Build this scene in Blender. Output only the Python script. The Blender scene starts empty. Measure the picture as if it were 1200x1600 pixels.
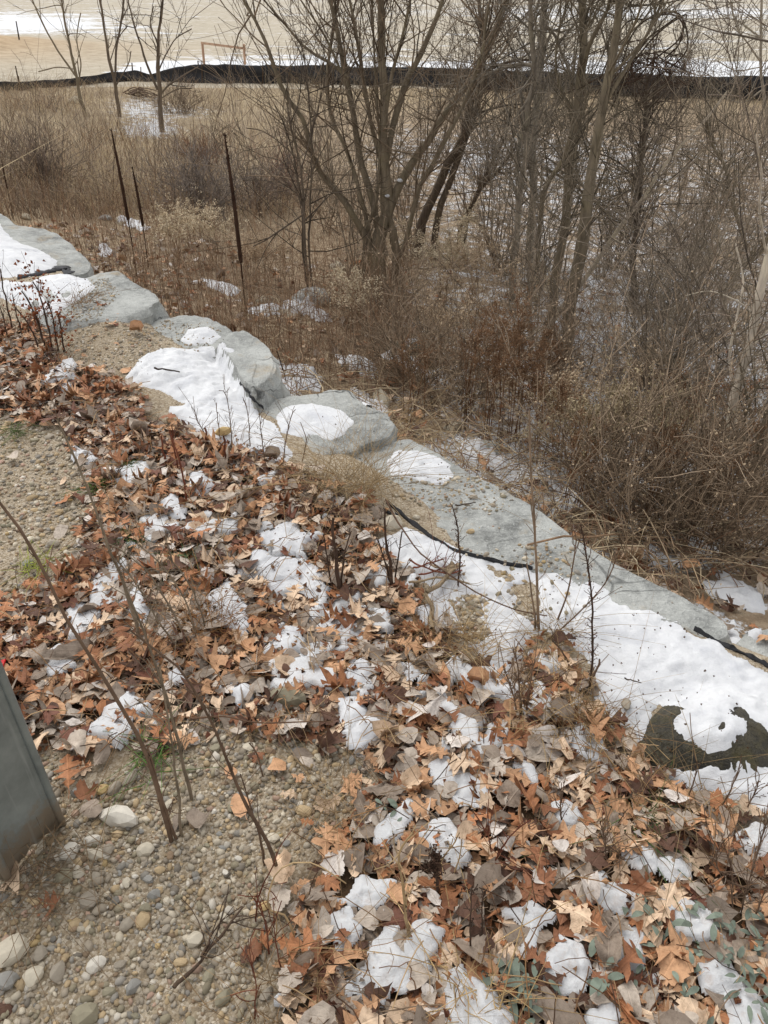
import bpy, bmesh, math
import numpy as np
from mathutils import Vector, Matrix
from mathutils.bvhtree import BVHTree

R = np.random.default_rng(11)
sc = bpy.context.scene
col = sc.collection

# ------------------------------------------------------------------ camera, sky, sun, exposure
CAM_H, PITCH, F = 1.6, math.radians(35.0), 1202.3
cam_data = bpy.data.cameras.new('camera')
cam_data.sensor_fit = 'VERTICAL'
cam_data.sensor_height = 34.6
cam_data.sensor_width = 34.6
cam_data.lens = 26.0
cam_data.clip_start = 0.02
cam_data.clip_end = 3000
cam = bpy.data.objects.new('camera', cam_data)
cam.location = (0, 0, CAM_H)
cam.rotation_euler = (math.pi / 2 - PITCH, 0, 0)
col.objects.link(cam)
sc.camera = cam

SUN_EL, SUN_AZ = math.radians(58), math.radians(-35)      # azimuth from +Y towards +X
world = bpy.data.worlds.new('World')
sc.world = world
world.use_nodes = True
wn = world.node_tree
wn.nodes.clear()
w_out = wn.nodes.new('ShaderNodeOutputWorld')
w_bg = wn.nodes.new('ShaderNodeBackground')
w_hs = wn.nodes.new('ShaderNodeHueSaturation')
w_sky = wn.nodes.new('ShaderNodeTexSky')
w_sky.sky_type = 'NISHITA'
w_sky.sun_disc = False
w_sky.sun_elevation = SUN_EL
w_sky.sun_rotation = SUN_AZ
w_hs.inputs['Saturation'].default_value = 0.09
w_bg.inputs['Strength'].default_value = 0.15
wn.links.new(w_sky.outputs[0], w_hs.inputs['Color'])
wn.links.new(w_hs.outputs[0], w_bg.inputs['Color'])
wn.links.new(w_bg.outputs[0], w_out.inputs[0])

sun_d = bpy.data.lights.new('sun', 'SUN')
sun_d.energy = 1.0
sun_d.angle = math.radians(50)
sun_d.color = (1.0, 0.965, 0.91)
sun = bpy.data.objects.new('sun', sun_d)
sd = Vector((math.sin(SUN_AZ) * math.cos(SUN_EL), math.cos(SUN_AZ) * math.cos(SUN_EL), math.sin(SUN_EL)))
sun.rotation_euler = sd.to_track_quat('Z', 'Y').to_euler()
sun.location = (0, 0, 20)
col.objects.link(sun)

sc.view_settings.view_transform = 'Standard'
sc.view_settings.look = 'None'
sc.view_settings.gamma = 1.0
sc.view_settings.use_curve_mapping = False
sc.view_settings.exposure = 0.70

# ------------------------------------------------------------------ helpers: noise, projection, ground
def _hash(ix, iy, iz=0, seed=0):
    h = (ix.astype(np.int64) * 374761393 + iy.astype(np.int64) * 668265263 + (np.asarray(iz)).astype(np.int64) * 2147483647 + seed * 974634721)
    h = (h ^ (h >> 13)) * 1274126177
    h = h ^ (h >> 16)
    return (h & 0xFFFFFF).astype(np.float64) / 0xFFFFFF

def vnoise(x, y, seed=0):
    x = np.asarray(x, float); y = np.asarray(y, float)
    ix = np.floor(x); iy = np.floor(y)
    fx = x - ix; fy = y - iy
    fx = fx * fx * (3 - 2 * fx); fy = fy * fy * (3 - 2 * fy)
    a = _hash(ix, iy, 0, seed); b = _hash(ix + 1, iy, 0, seed)
    c = _hash(ix, iy + 1, 0, seed); d = _hash(ix + 1, iy + 1, 0, seed)
    return (a * (1 - fx) + b * fx) * (1 - fy) + (c * (1 - fx) + d * fx) * fy

def fbm(x, y, seed=0, oct=4):                      # -1..1
    s = 0; a = 1; t = 0
    x = np.asarray(x, float); y = np.asarray(y, float)
    for k in range(oct):
        s = s + a * (vnoise(x, y, seed + k * 17) * 2 - 1); t += a
        a *= .5; x = x * 2.03 + 11.3; y = y * 2.03 - 7.7
    return s / t

def noise3(p, seed=0):
    ip = np.floor(p); f = p - ip; f = f * f * (3 - 2 * f)
    r = 0
    for dx in (0, 1):
        for dy in (0, 1):
            for dz in (0, 1):
                w = (f[..., 0] if dx else 1 - f[..., 0]) * (f[..., 1] if dy else 1 - f[..., 1]) * (f[..., 2] if dz else 1 - f[..., 2])
                r = r + w * _hash(ip[..., 0] + dx, ip[..., 1] + dy, ip[..., 2] + dz, seed)
    return r * 2 - 1

CP, SP = math.cos(PITCH), math.sin(PITCH)
def ray(px, py):
    u = (np.asarray(px, float) - 600) / F; v = (np.asarray(py, float) - 800) / F
    return np.stack([u, CP - v * SP, -SP - v * CP], -1)

def project(P):
    P = np.asarray(P, float)
    d = P - np.array([0, 0, CAM_H])
    dep = d[..., 1] * CP - d[..., 2] * SP
    dn = -d[..., 1] * SP - d[..., 2] * CP
    return 600 + F * d[..., 0] / dep, 800 + F * dn / dep, dep

def at(px, py, Y):                                 # point of the sight line at world distance Y
    d = ray(px, py)
    t = Y / d[..., 1]
    return np.array([0, 0, CAM_H]) + d * t[..., None] if d.ndim > 1 else np.array([0, 0, CAM_H]) + d * t

def on_plane(px, py, z):
    d = ray(px, py)
    t = (z - CAM_H) / d[..., 2]
    return np.array([0, 0, CAM_H]) + d * np.asarray(t)[..., None]

WX, WY = 1.03, 1.63
def wall_s(x, y):
    return (np.asarray(x, float) - WX) * .758 + (np.asarray(y, float) - WY) * .652

SK = [-60, -4, -.22, -.06, .08, .5, 2, 3.76, 8, 14, 40, 1500]
ZK = [.5, .0, -.015, -.09, -.33, -.62, -.95, -1.2, -1.6, -1.72, -1.75, -1.75]
def G(x, y):
    x = np.asarray(x, float); y = np.asarray(y, float)
    s = wall_s(x, y)
    s = s - .20 * np.clip((1.95 - y) / .35, 0, 1)
    z = np.interp(s, SK, ZK)
    far = np.clip((s - .4) / 3, 0, 1)
    z = z + fbm(x * .45, y * .45, 3, 3) * .09 * far + fbm(x * 1.7, y * 1.7, 5, 3) * (.012 + .035 * far)
    z = z + np.interp(x, [-4, -2.2, -1.6, -1.0, -.5, .1, .5], [.10, .12, .13, .08, .055, .025, 0]) * np.exp(-((s + .40) / .30) ** 2) * (s < 0.1)
    z = z + 1.15 * np.exp(-((x + 27) / 9.) ** 2 - ((y - 47) / 5.) ** 2)
    z = z + .30 * np.exp(-((x + 12) / 3.5) ** 2 - ((y - 23) / 3.) ** 2)
    return z

TS = np.geomspace(.6, 500, 700)
def hit(px, py):                                   # sight line meets the bare terrain
    px = np.atleast_1d(np.asarray(px, float)); py = np.atleast_1d(np.asarray(py, float))
    out = np.zeros((len(px), 3))
    for a in range(0, len(px), 2000):
        d = ray(px[a:a + 2000], py[a:a + 2000])
        P = np.array([0, 0, CAM_H]) + d[:, None, :] * TS[None, :, None]
        below = P[..., 2] < G(P[..., 0], P[..., 1])
        k = np.where(below.any(1), below.argmax(1), len(TS) - 1)
        t0 = TS[np.maximum(k - 1, 0)]; t1 = TS[k]
        for _ in range(14):
            tm = (t0 + t1) / 2
            Q = np.array([0, 0, CAM_H]) + d * tm[:, None]
            b = Q[:, 2] < G(Q[:, 0], Q[:, 1])
            t1 = np.where(b, tm, t1); t0 = np.where(b, t0, tm)
        out[a:a + 2000] = np.array([0, 0, CAM_H]) + d * t1[:, None]
    return out

def inpoly(x, y, poly):
    x = np.asarray(x); y = np.asarray(y)
    r = np.zeros(x.shape, bool)
    n = len(poly)
    for i in range(n):
        x0, y0 = poly[i][:2]; x1, y1 = poly[(i + 1) % n][:2]
        c = ((y0 > y) != (y1 > y)) & (x < (x1 - x0) * (y - y0) / (y1 - y0 + 1e-12) + x0)
        r ^= c
    return r

def sdf(x, y, poly):                               # positive inside
    d = np.full(x.shape, 1e9)
    n = len(poly)
    for i in range(n):
        ax, ay = poly[i][:2]; bx, by = poly[(i + 1) % n][:2]
        ex, ey = bx - ax, by - ay
        t = np.clip(((x - ax) * ex + (y - ay) * ey) / (ex * ex + ey * ey + 1e-12), 0, 1)
        d = np.minimum(d, np.hypot(x - ax - ex * t, y - ay - ey * t))
    return np.where(inpoly(x, y, poly), d, -d)

def lin(r, g, b):
    f = lambda c: (c / 12.92 if c <= .04045 else ((c + .055) / 1.055) ** 2.4)
    return np.array([f(r / 255), f(g / 255), f(b / 255)])

# ------------------------------------------------------------------ helpers: meshes and objects
def mesh(name, V, Q=None, T=None, mat=None, tint=None, uv=None, smooth=True, attrs=None):
    V = np.asarray(V, np.float32).reshape(-1, 3)
    Q = np.zeros((0, 4), np.int32) if Q is None else np.asarray(Q, np.int32).reshape(-1, 4)
    T = np.zeros((0, 3), np.int32) if T is None else np.asarray(T, np.int32).reshape(-1, 3)
    me = bpy.data.meshes.new(name)
    me.vertices.add(len(V)); me.vertices.foreach_set('co', V.ravel())
    nl = Q.size + T.size
    me.loops.add(nl)
    me.loops.foreach_set('vertex_index', np.concatenate([Q.ravel(), T.ravel()]).astype(np.int32))
    me.polygons.add(len(Q) + len(T))
    st = np.concatenate([np.arange(len(Q)) * 4, len(Q) * 4 + np.arange(len(T)) * 3]).astype(np.int32)
    me.polygons.foreach_set('loop_start', st)
    me.update(calc_edges=True)
    me.polygons.foreach_set('use_smooth', np.full(len(me.polygons), smooth))
    if tint is not None:
        t = np.ones((len(V), 4), np.float32); t[:, :3] = tint
        me.attributes.new('tint', 'FLOAT_COLOR', 'POINT').data.foreach_set('color', t.ravel())
    if uv is not None:
        me.attributes.new('leaf_uv', 'FLOAT2', 'POINT').data.foreach_set('vector', np.asarray(uv, np.float32).ravel())
    for k, v in (attrs or {}).items():
        me.attributes.new(k, 'FLOAT', 'POINT').data.foreach_set('value', np.asarray(v, np.float32).ravel())
    if mat: me.materials.append(mat)
    me.validate()
    return me

def link(name, me, parent=None, loc=(0, 0, 0)):
    o = bpy.data.objects.new(name, me)
    col.objects.link(o)
    o.location = loc
    if parent: o.parent = parent
    return o

def tag(o, label=None, cat=None, group=None, kind=None):
    if label: o['label'] = label
    if cat: o['category'] = cat
    if group: o['group'] = group
    if kind: o['kind'] = kind
    return o

def thing(name, label, cat, loc, group=None):
    return tag(link(name, None, None, loc), label, cat, group)

def child(name, parent, V, Q=None, T=None, mat=None, kind=None, label=None, **k):
    V = np.asarray(V, float).reshape(-1, 3) - np.array(parent.location)
    return tag(link(name, mesh(name, V, Q, T, mat, **k), parent), label, None, None, kind)

def solo(name, label, cat, V, Q=None, T=None, mat=None, group=None, kind=None, **k):
    V = np.asarray(V, float).reshape(-1, 3)
    c = V.mean(0); c[2] = V[:, 2].min()
    return tag(link(name, mesh(name, V - c, Q, T, mat, **k), None, c), label, cat, group, kind)

def tubes(P, Rad, sides=4, tint=None):             # P (M,K,3), Rad (M,K)
    P = np.asarray(P, float); Rad = np.asarray(Rad, float)
    if P.ndim == 2: P = P[None]; Rad = Rad[None]
    M, K, _ = P.shape
    t = np.gradient(P, axis=1); t /= np.linalg.norm(t, axis=2, keepdims=True) + 1e-9
    ref = np.array([.31, .93, .19])
    n = np.cross(t, ref); n /= np.linalg.norm(n, axis=2, keepdims=True) + 1e-9
    b = np.cross(t, n)
    a = np.arange(sides) * 2 * math.pi / sides
    V = P[:, :, None, :] + Rad[:, :, None, None] * (np.cos(a)[None, None, :, None] * n[:, :, None, :] + np.sin(a)[None, None, :, None] * b[:, :, None, :])
    idx = np.arange(M * K * sides).reshape(M, K, sides)
    i0 = idx[:, :-1]; i1 = idx[:, 1:]
    Q = np.stack([i0, np.roll(i0, -1, 2), np.roll(i1, -1, 2), i1], -1).reshape(-1, 4)
    tn = None
    if tint is not None:
        tn = np.repeat(np.asarray(tint).reshape(-1, 3) if np.ndim(tint) > 1 else np.tile(tint, (M, 1)), K * sides, 0)
    return V.reshape(-1, 3), Q, tn

class Bag:                                         # joins arrays into one mesh
    def __init__(s): s.V = []; s.Q = []; s.T = []; s.C = []; s.U = []; s.n = 0
    def add(s, V, Q=None, T=None, tint=None, uv=None):
        if Q is not None and len(Q): s.Q.append(np.asarray(Q) + s.n)
        if T is not None and len(T): s.T.append(np.asarray(T) + s.n)
        s.V.append(V); s.n += len(V)
        if tint is not None:
            tint = np.asarray(tint)
            s.C.append(np.tile(tint, (len(V), 1)) if tint.ndim == 1 else tint)
        if uv is not None: s.U.append(uv)
    def get(s):
        c = lambda L: np.concatenate(L) if L else None
        return dict(V=c(s.V), Q=c(s.Q), T=c(s.T), tint=c(s.C), uv=c(s.U))

def smooth_line(P, n):
    P = np.asarray(P, float)
    if len(P) == 2:
        P = np.stack([P[0], (P[0] + P[1]) / 2, P[1]])
    E = np.concatenate([[2 * P[0] - P[1]], P, [2 * P[-1] - P[-2]]])
    L = np.concatenate([[0], np.cumsum(np.linalg.norm(np.diff(P, axis=0), axis=1))])
    u = np.linspace(0, L[-1], n)
    k = np.clip(np.searchsorted(L, u, 'right') - 1, 0, len(P) - 2)
    t = ((u - L[k]) / (L[k + 1] - L[k] + 1e-9))[:, None]
    a, b, c, d = E[k], E[k + 1], E[k + 2], E[k + 3]
    return .5 * (2 * b + (c - a) * t + (2 * a - 5 * b + 4 * c - d) * t ** 2 + (3 * b - a - 3 * c + d) * t ** 3)

# ------------------------------------------------------------------ materials
class N:
    def __init__(s, name, rough=.9, spec=.2):
        s.m = bpy.data.materials.new(name); s.m.use_nodes = True
        s.t = s.m.node_tree; s.b = s.t.nodes['Principled BSDF']
        s.b.inputs['Roughness'].default_value = rough
        s.b.inputs['Specular IOR Level'].default_value = spec
    def n(s, kind, **k):
        x = s.t.nodes.new('ShaderNode' + kind)
        for a, v in k.items(): setattr(x, a, v)
        return x
    def l(s, a, b): s.t.links.new(a, b)
    def attr(s, name, out='Color'):
        x = s.n('Attribute', attribute_name=name); return x.outputs[out]
    def pos(s):
        if not hasattr(s, '_p'): s._p = s.n('NewGeometry').outputs['Position']
        return s._p
    def objc(s): return s.n('TexCoord').outputs['Object']
    def noise(s, vec, scale, detail=4, rough=.55, stretch=None):
        if stretch is not None:
            mp = s.n('Mapping'); mp.inputs['Scale'].default_value = stretch; s.l(vec, mp.inputs[0]); vec = mp.outputs[0]
        x = s.n('TexNoise'); x.inputs['Scale'].default_value = scale; x.inputs['Detail'].default_value = detail; x.inputs['Roughness'].default_value = rough
        s.l(vec, x.inputs['Vector']); return x.outputs['Fac']
    def voro(s, vec, scale, out='Color', feature='F1'):
        x = s.n('TexVoronoi', feature=feature); x.inputs['Scale'].default_value = scale; s.l(vec, x.inputs['Vector']); return x.outputs[out]
    def ramp(s, fac, stops):
        x = s.n('ValToRGB'); e = x.color_ramp.elements
        while len(e) < len(stops): e.new(.5)
        for i, (p, c) in enumerate(stops):
            e[i].position = p; e[i].color = (*c, 1) if np.ndim(c) else (c, c, c, 1)
        s.l(fac, x.inputs[0]); return x.outputs[0]
    def mix(s, fac, a, b, mode='MIX'):
        x = s.n('Mix', data_type='RGBA', blend_type=mode)
        for sock, v in ((0, fac), (6, a), (7, b)):
            if hasattr(v, 'is_linked') or hasattr(v, 'node'): s.l(v, x.inputs[sock])
            else: x.inputs[sock].default_value = v if sock == 0 else (*v, 1)
        return x.outputs[2]
    def math(s, op, a, b=None, c=None):
        x = s.n('Math', operation=op)
        for i, v in enumerate((a, b, c)):
            if v is None: continue
            if hasattr(v, 'node'): s.l(v, x.inputs[i])
            else: x.inputs[i].default_value = v
        return x.outputs[0]
    def color(s, c):
        if hasattr(c, 'node'): s.l(c, s.b.inputs['Base Color'])
        else: s.b.inputs['Base Color'].default_value = (*c, 1)
        return s
    def bump(s, h, strength=.3, dist=.01):
        x = s.n('Bump'); x.inputs['Strength'].default_value = strength; x.inputs['Distance'].default_value = dist
        s.l(h, x.inputs['Height']); s.l(x.outputs[0], s.b.inputs['Normal']); return s

def tint_mat(name, rough=.8, var=.5, scale=40, bump=.3, spec=.25, dist=.003):
    n = N(name, rough, spec)
    nz = n.noise(n.pos(), scale, 4)
    f = n.ramp(nz, [(.3, (1 - var,) * 3), (.7, (1 + var * .4,) * 3)])
    n.color(n.mix(1.0, n.attr('tint'), f, 'MULTIPLY')).bump(nz, bump, dist)
    return n.m

# soil of the bank: sandy gravel, darker loam under the litter
n = N('sandy_soil', .95, .15)
fine = n.noise(n.pos(), 260, 3, .7)
mid = n.noise(n.pos(), 28, 5, .65)
big = n.noise(n.pos(), 2.2, 4)
sand = n.ramp(mid, [(.3, lin(138, 122, 100)), (.5, lin(170, 152, 126)), (.72, lin(194, 178, 150))])
grit = n.voro(n.pos(), 190)
gv = n.n('SeparateColor'); n.l(grit, gv.inputs[0])
gritc = n.ramp(gv.outputs[0], [(0, lin(92, 84, 74)), (.35, lin(140, 126, 106)), (.65, lin(176, 164, 146)), (1, lin(208, 200, 186))])
sand = n.mix(.55, sand, gritc)
loam = n.ramp(mid, [(.3, lin(48, 36, 26)), (.6, lin(84, 64, 46)), (.8, lin(112, 90, 66))])
cc = n.mix(n.attr('litter', 'Fac'), sand, loam)
cc = n.mix(n.ramp(big, [(.35, .0), (.7, .35)]), cc, lin(104, 90, 70))
n.color(cc)
hh = n.math('ADD', n.math('MULTIPLY', fine, .5), n.math('ADD', mid, n.math('MULTIPLY', n.voro(n.pos(), 190, 'Distance'), -.5)))
n.bump(hh, .8, .006)
M_SOIL = n.m

# slope and hollow beyond the stones: brown duff, dead grass, patchy snow
n = N('brown_slope', .95, .1)
a_sn = n.attr('snow', 'Fac'); a_gr = n.attr('grassy', 'Fac')
n1 = n.noise(n.pos(), 9, 6, .7); n2 = n.noise(n.pos(), 55, 4, .7); n3 = n.noise(n.pos(), .7, 4)
duff = n.ramp(n1, [(.28, lin(110, 94, 76)), (.5, lin(160, 140, 116)), (.62, lin(186, 166, 140)), (.78, lin(206, 190, 164))])
grs = n.ramp(n.noise(n.pos(), 16, 6, .75), [(.3, lin(138, 122, 98)), (.5, lin(176, 158, 130)), (.72, lin(204, 188, 158))])
c = n.mix(a_gr, duff, grs)
c = n.mix(n.ramp(n3, [(.4, 0.), (.65, .5)]), c, lin(122, 106, 88))
snf = n.math('ADD', n.math('MULTIPLY', n.noise(n.pos(), 4.2, 6, .72), .62), n.math('MULTIPLY', n2, .38))
snm = n.ramp(n.math('ADD', snf, n.math('MULTIPLY', n.math('SUBTRACT', a_sn, .5), .5)), [(.5, 0.), (.545, 1.)])
c = n.mix(snm, c, (.70, .71, .73))
n.color(c).bump(n.math('ADD', n1, n2), .7, .05)
M_SLOPE = n.m

n = N('snowy_field', .95, .1)
f1 = n.noise(n.pos(), .42, 8, .72, (.34, 1.0, 1))
f2 = n.noise(n.pos(), 2.2, 6, .78, (.6, 1, 1))
tan = n.ramp(f2, [(.3, lin(150, 140, 124)), (.5, lin(178, 168, 150)), (.72, lin(198, 190, 174))])
tan = n.mix(n.attr('bare', 'Fac'), tan, n.ramp(f2, [(.3, lin(158, 126, 88)), (.7, lin(190, 158, 116))]))
snm = n.ramp(n.math('ADD', n.math('ADD', n.math('MULTIPLY', f1, .55), n.math('MULTIPLY', f2, .45)), n.math('MULTIPLY', n.math('SUBTRACT', n.attr('snow', 'Fac'), .5), .6)), [(.5, 0.), (.55, 1.)])
n.color(n.mix(snm, tan, (.72, .73, .75))).bump(f2, .5, .1)
M_FIELD = n.m

# limestone slabs
def stone_mat(name, base, dark, light, tanc, wet=False):
    n = N(name, .55 if wet else .85, .35 if wet else .25)
    o = n.pos()
    a = n.noise(o, 3.0, 6, .65); b = n.noise(o, 24, 5, .7); c_ = n.noise(o, 150, 3, .7); st = n.noise(o, 6, 5, .6, (1, 1, 5))
    c = n.ramp(n.math('ADD', n.math('MULTIPLY', a, .7), n.math('MULTIPLY', st, .3)), [(.34, dark), (.5, base), (.66, light)])
    c = n.mix(n.ramp(b, [(.45, 0.), (.7, .55)]), c, light)
    c = n.mix(n.ramp(c_, [(.56, 0.), (.68, .5)]), c, tuple(np.minimum(np.array(light) * 1.35, .75)))
    c = n.mix(n.ramp(c_, [(.30, .55), (.40, 0.)]), c, tuple(np.array(dark) * .6))
    c = n.mix(n.ramp(n.noise(o, 4.6, 5, .7), [(.56, 0.), (.70, .65)]), c, tanc)
    cr = n.n('TexVoronoi', feature='DISTANCE_TO_EDGE'); cr.inputs['Scale'].default_value = 3.2
    mp = n.mix(.12, o, n.n('TexNoise').outputs['Color'])
    n.l(mp, cr.inputs['Vector'])
    crk = n.ramp(cr.outputs['Distance'], [(.0, 1.), (.012, 0.)])
    crk = n.math('MULTIPLY', crk, n.ramp(n.noise(o, 2.1, 2), [(.5, 0.), (.62, .7)]))
    c = n.mix(crk, c, tuple(np.array(dark) * .45))
    n.color(c)
    h = n.math('ADD', n.math('ADD', n.math('MULTIPLY', b, 1.), n.math('MULTIPLY', c_, .3)), n.math('SUBTRACT', n.math('MULTIPLY', st, .9), n.math('MULTIPLY', crk, .8)))
    n.bump(h, .95, .02)
    return n.m
M_STONE = stone_mat('grey_limestone', lin(164, 165, 161), lin(122, 123, 120), lin(192, 193, 188), lin(166, 148, 120))
M_TANSTONE = stone_mat('tan_limestone', lin(176, 166, 146), lin(140, 128, 108), lin(198, 190, 172), lin(176, 148, 108))
M_WET = stone_mat('wet_mossy_stone', lin(60, 56, 45), lin(30, 28, 23), lin(92, 84, 62), lin(90, 82, 42), True)

n = N('snow', .75, .2)
o = n.pos()
sa = n.noise(o, 30, 5, .6); sb = n.noise(o, 420, 3, .7)
gi = n.ramp(n.noise(o, 7, 6, .7), [(.30, (.56, .57, .60)), (.46, (.67, .675, .69)), (.6, (.73, .735, .745))])
n.color(gi)
n.b.inputs['Subsurface Weight'].default_value = .0
n.bump(n.math('ADD', n.math('MULTIPLY', sa, 1.6), n.math('MULTIPLY', sb, .45)), .6, .009)
M_SNOW = n.m
n = N('icy_snow', .5, .4)
o = n.pos()
sa = n.noise(o, 150, 5, .75); sb = n.noise(o, 420, 3, .8); sd_ = n.noise(o, 14, 5, .7)
c = n.ramp(sd_, [(.30, (.66, .66, .67)), (.42, (.76, .765, .775)), (.6, (.82, .825, .83))])
c = n.mix(n.ramp(sb, [(.22, .35), (.36, 0.)]), c, (.62, .62, .63))
c = n.mix(n.ramp(n.noise(o, 34, 5, .75), [(.52, 0.), (.68, .5)]), c, (.60, .50, .43))
n.color(c).bump(n.math('ADD', sa, n.math('MULTIPLY', sb, .8)), .7, .007)
M_ICE = n.m

# dry leaves: colour per leaf, midrib, side veins, blotches
n = N('dry_leaf', .62, .3)
uv = n.n('Attribute', attribute_name='leaf_uv').outputs['Vector']
sx = n.n('SeparateXYZ'); n.l(uv, sx.inputs[0])
av = n.math('ABSOLUTE', sx.outputs[1])
rib = n.ramp(av, [(.008, 1.), (.03, 0.)])
fr = n.math('FRACT', n.math('MULTIPLY', n.math('SUBTRACT', sx.outputs[0], n.math('MULTIPLY', av, .85)), 7.0))
sv = n.ramp(n.math('ABSOLUTE', n.math('SUBTRACT', fr, .5)), [(.02, 1.), (.09, 0.)])
vein = n.math('MAXIMUM', rib, n.math('MULTIPLY', sv, .55))
bl = n.noise(n.pos(), 55, 5, .7)
sp = n.noise(n.pos(), 300, 3, .6)
tc = n.attr('tint')
c = n.mix(1.0, tc, n.ramp(bl, [(.28, (.5, .46, .42)), (.5, (.95, .93, .92)), (.75, (1.18, 1.17, 1.15))]), 'MULTIPLY')
c = n.mix(n.math('MULTIPLY', vein, .35), c, n.mix(1.0, tc, (1.5, 1.5, 1.5), 'MULTIPLY'))
c = n.mix(n.ramp(sp, [(.24, .6), (.36, 0.)]), c, n.mix(1.0, tc, (.35, .3, .28), 'MULTIPLY'))
n.color(c)
n.bump(n.math('ADD', n.math('MULTIPLY', vein, -.6), n.math('ADD', bl, n.math('MULTIPLY', sp, .3))), .5, .004)
M_LEAF = n.m

M_PEB = tint_mat('pebble', .75, .13, 90, .35, .25, .002)
M_BARK = None
n = N('bark', .9, .15)
o = n.pos()
b1 = n.noise(o, 26, 6, .7, (1, 1, .22)); b2 = n.noise(o, 4, 4)
c = n.mix(1.0, n.attr('tint'), n.ramp(b1, [(.28, (.5, .48, .46)), (.5, (1, 1, 1)), (.74, (1.45, 1.42, 1.36))]), 'MULTIPLY')
c = n.mix(n.ramp(b2, [(.5, 0.), (.7, .4)]), c, n.mix(1.0, n.attr('tint'), (1.25, 1.3, 1.05), 'MULTIPLY'))
n.color(c).bump(b1, .8, .015)
M_BARK = n.m
M_TWIG = tint_mat('twig', .85, .45, 14, .2, .15)
M_DRY = tint_mat('dry_stalk', .9, .4, 20, .1, .1)
M_GREEN = tint_mat('grey_green_leaf', .7, .3, 60, .3, .25)

n = N('black_fabric', .7, .3)
w1 = n.noise(n.pos(), 3, 5, .6); w2 = n.noise(n.pos(), 60, 3)
n.color(n.ramp(w1, [(.3, (.010, .010, .012)), (.7, (.035, .035, .038))])).bump(n.math('ADD', w1, n.math('MULTIPLY', w2, .2)), .6, .05)
M_FABRIC = n.m
n = N('grey_wood', .85, .2)
n.color(n.ramp(n.noise(n.pos(), 8, 5, .6, (1, 1, .15)), [(.3, lin(140, 110, 88)), (.7, lin(184, 150, 122))])); M_WOOD = n.m
n = N('galvanised_metal', .42, .5)
n.b.inputs['Metallic'].default_value = .25
g1 = n.noise(n.pos(), 12, 5, .65); g2 = n.noise(n.pos(), 90, 4, .7)
c = n.ramp(g1, [(.3, lin(108, 114, 112)), (.7, lin(138, 144, 141))])
c = n.mix(n.ramp(g2, [(.62, 0.), (.75, .35)]), c, lin(150, 154, 152))
c = n.mix(n.ramp(n.noise(n.pos(), 17, 3, .5), [(.70, 0.), (.76, .8)]), c, lin(140, 104, 66))
sp_ = n.n('SeparateXYZ'); n.l(n.pos(), sp_.inputs[0])
mud = n.math('SUBTRACT', n.math('MULTIPLY', n.noise(n.pos(), 30, 6, .75), .26), n.math('ADD', sp_.outputs[2], .02))
c = n.mix(n.ramp(mud, [(.0, 0.), (.06, .75)]), c, lin(128, 110, 88))
scr = n.noise(n.pos(), 40, 3, .6, (1, 1, .06))
c = n.mix(n.ramp(scr, [(.60, 0.), (.70, .35)]), c, lin(166, 170, 166))
n.color(c).bump(g2, .12, .002)
M_METAL = n.m
n = N('red_plastic', .4, .5); n.color(lin(200, 22, 26)); M_RED = n.m

# ------------------------------------------------------------------ layout regions (photo pixel outlines dropped on the ground)
def ground_poly(pts, z=0.0):
    p = np.array(pts, float); return on_plane(p[:, 0], p[:, 1], z)[:, :2]

LEAF = ground_poly([(-500, 520), (0, 500), (60, 520), (110, 565), (190, 600), (262, 655), (310, 695), (390, 715), (455, 738), (545, 770), (590, 830), (640, 890), (690, 950), (735, 1020),
                    (800, 1035), (850, 985), (892, 1025), (945, 1108), (1005, 1168), (1060, 1222), (1130, 1240), (1210, 1285), (1500, 1420), (1600, 2000), (380, 2000), (395, 1600), (405, 1490), (430, 1360),
                    (520, 1290), (555, 1200), (500, 1160), (400, 1120), (330, 1125), (240, 1165), (180, 1205), (100, 1235), (70, 1190), (-60, 1180), (-500, 1150),
                    (-500, 940), (0, 930), (70, 915), (150, 868), (150, 800), (120, 720), (95, 665), (0, 640), (-500, 640)])
GRAVEL_B = ground_poly([(-500, 1130), (60, 1200), (100, 1235), (180, 1205), (240, 1165), (330, 1125), (400, 1120), (500, 1160), (560, 1200), (530, 1290), (430, 1360), (410, 1490), (400, 1600), (380, 2000), (-600, 2000)])
GRAVEL_A = ground_poly([(-500, 640), (0, 640), (95, 665), (120, 720), (155, 800), (150, 868), (70, 920), (0, 935), (-500, 940)])
SANDY = ground_poly([(95, 500), (180, 500), (250, 545), (205, 600), (120, 570)])
GRIT_C = ground_poly([(700, 950), (745, 945), (770, 985), (735, 1005), (705, 975)])
GRIT_D = ground_poly([(800, 905), (880, 935), (870, 985), (820, 990), (795, 940)])

# ------------------------------------------------------------------ ground sheets
def grid_mesh(name, xs, ys, zf, keep, mat, attrs):
    X, Y = np.meshgrid(xs, ys)
    Z = zf(X, Y)
    idx = np.arange(X.size).reshape(X.shape)
    q = np.stack([idx[:-1, :-1], idx[:-1, 1:], idx[1:, 1:], idx[1:, :-1]], -1).reshape(-1, 4)
    if keep is not None:
        k = keep(X, Y).ravel()
        q = q[k[q].all(1)]
    return mesh(name, np.stack([X, Y, Z], -1).reshape(-1, 3), q, None, mat, attrs={a: f(X, Y) for a, f in attrs.items()})

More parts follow.
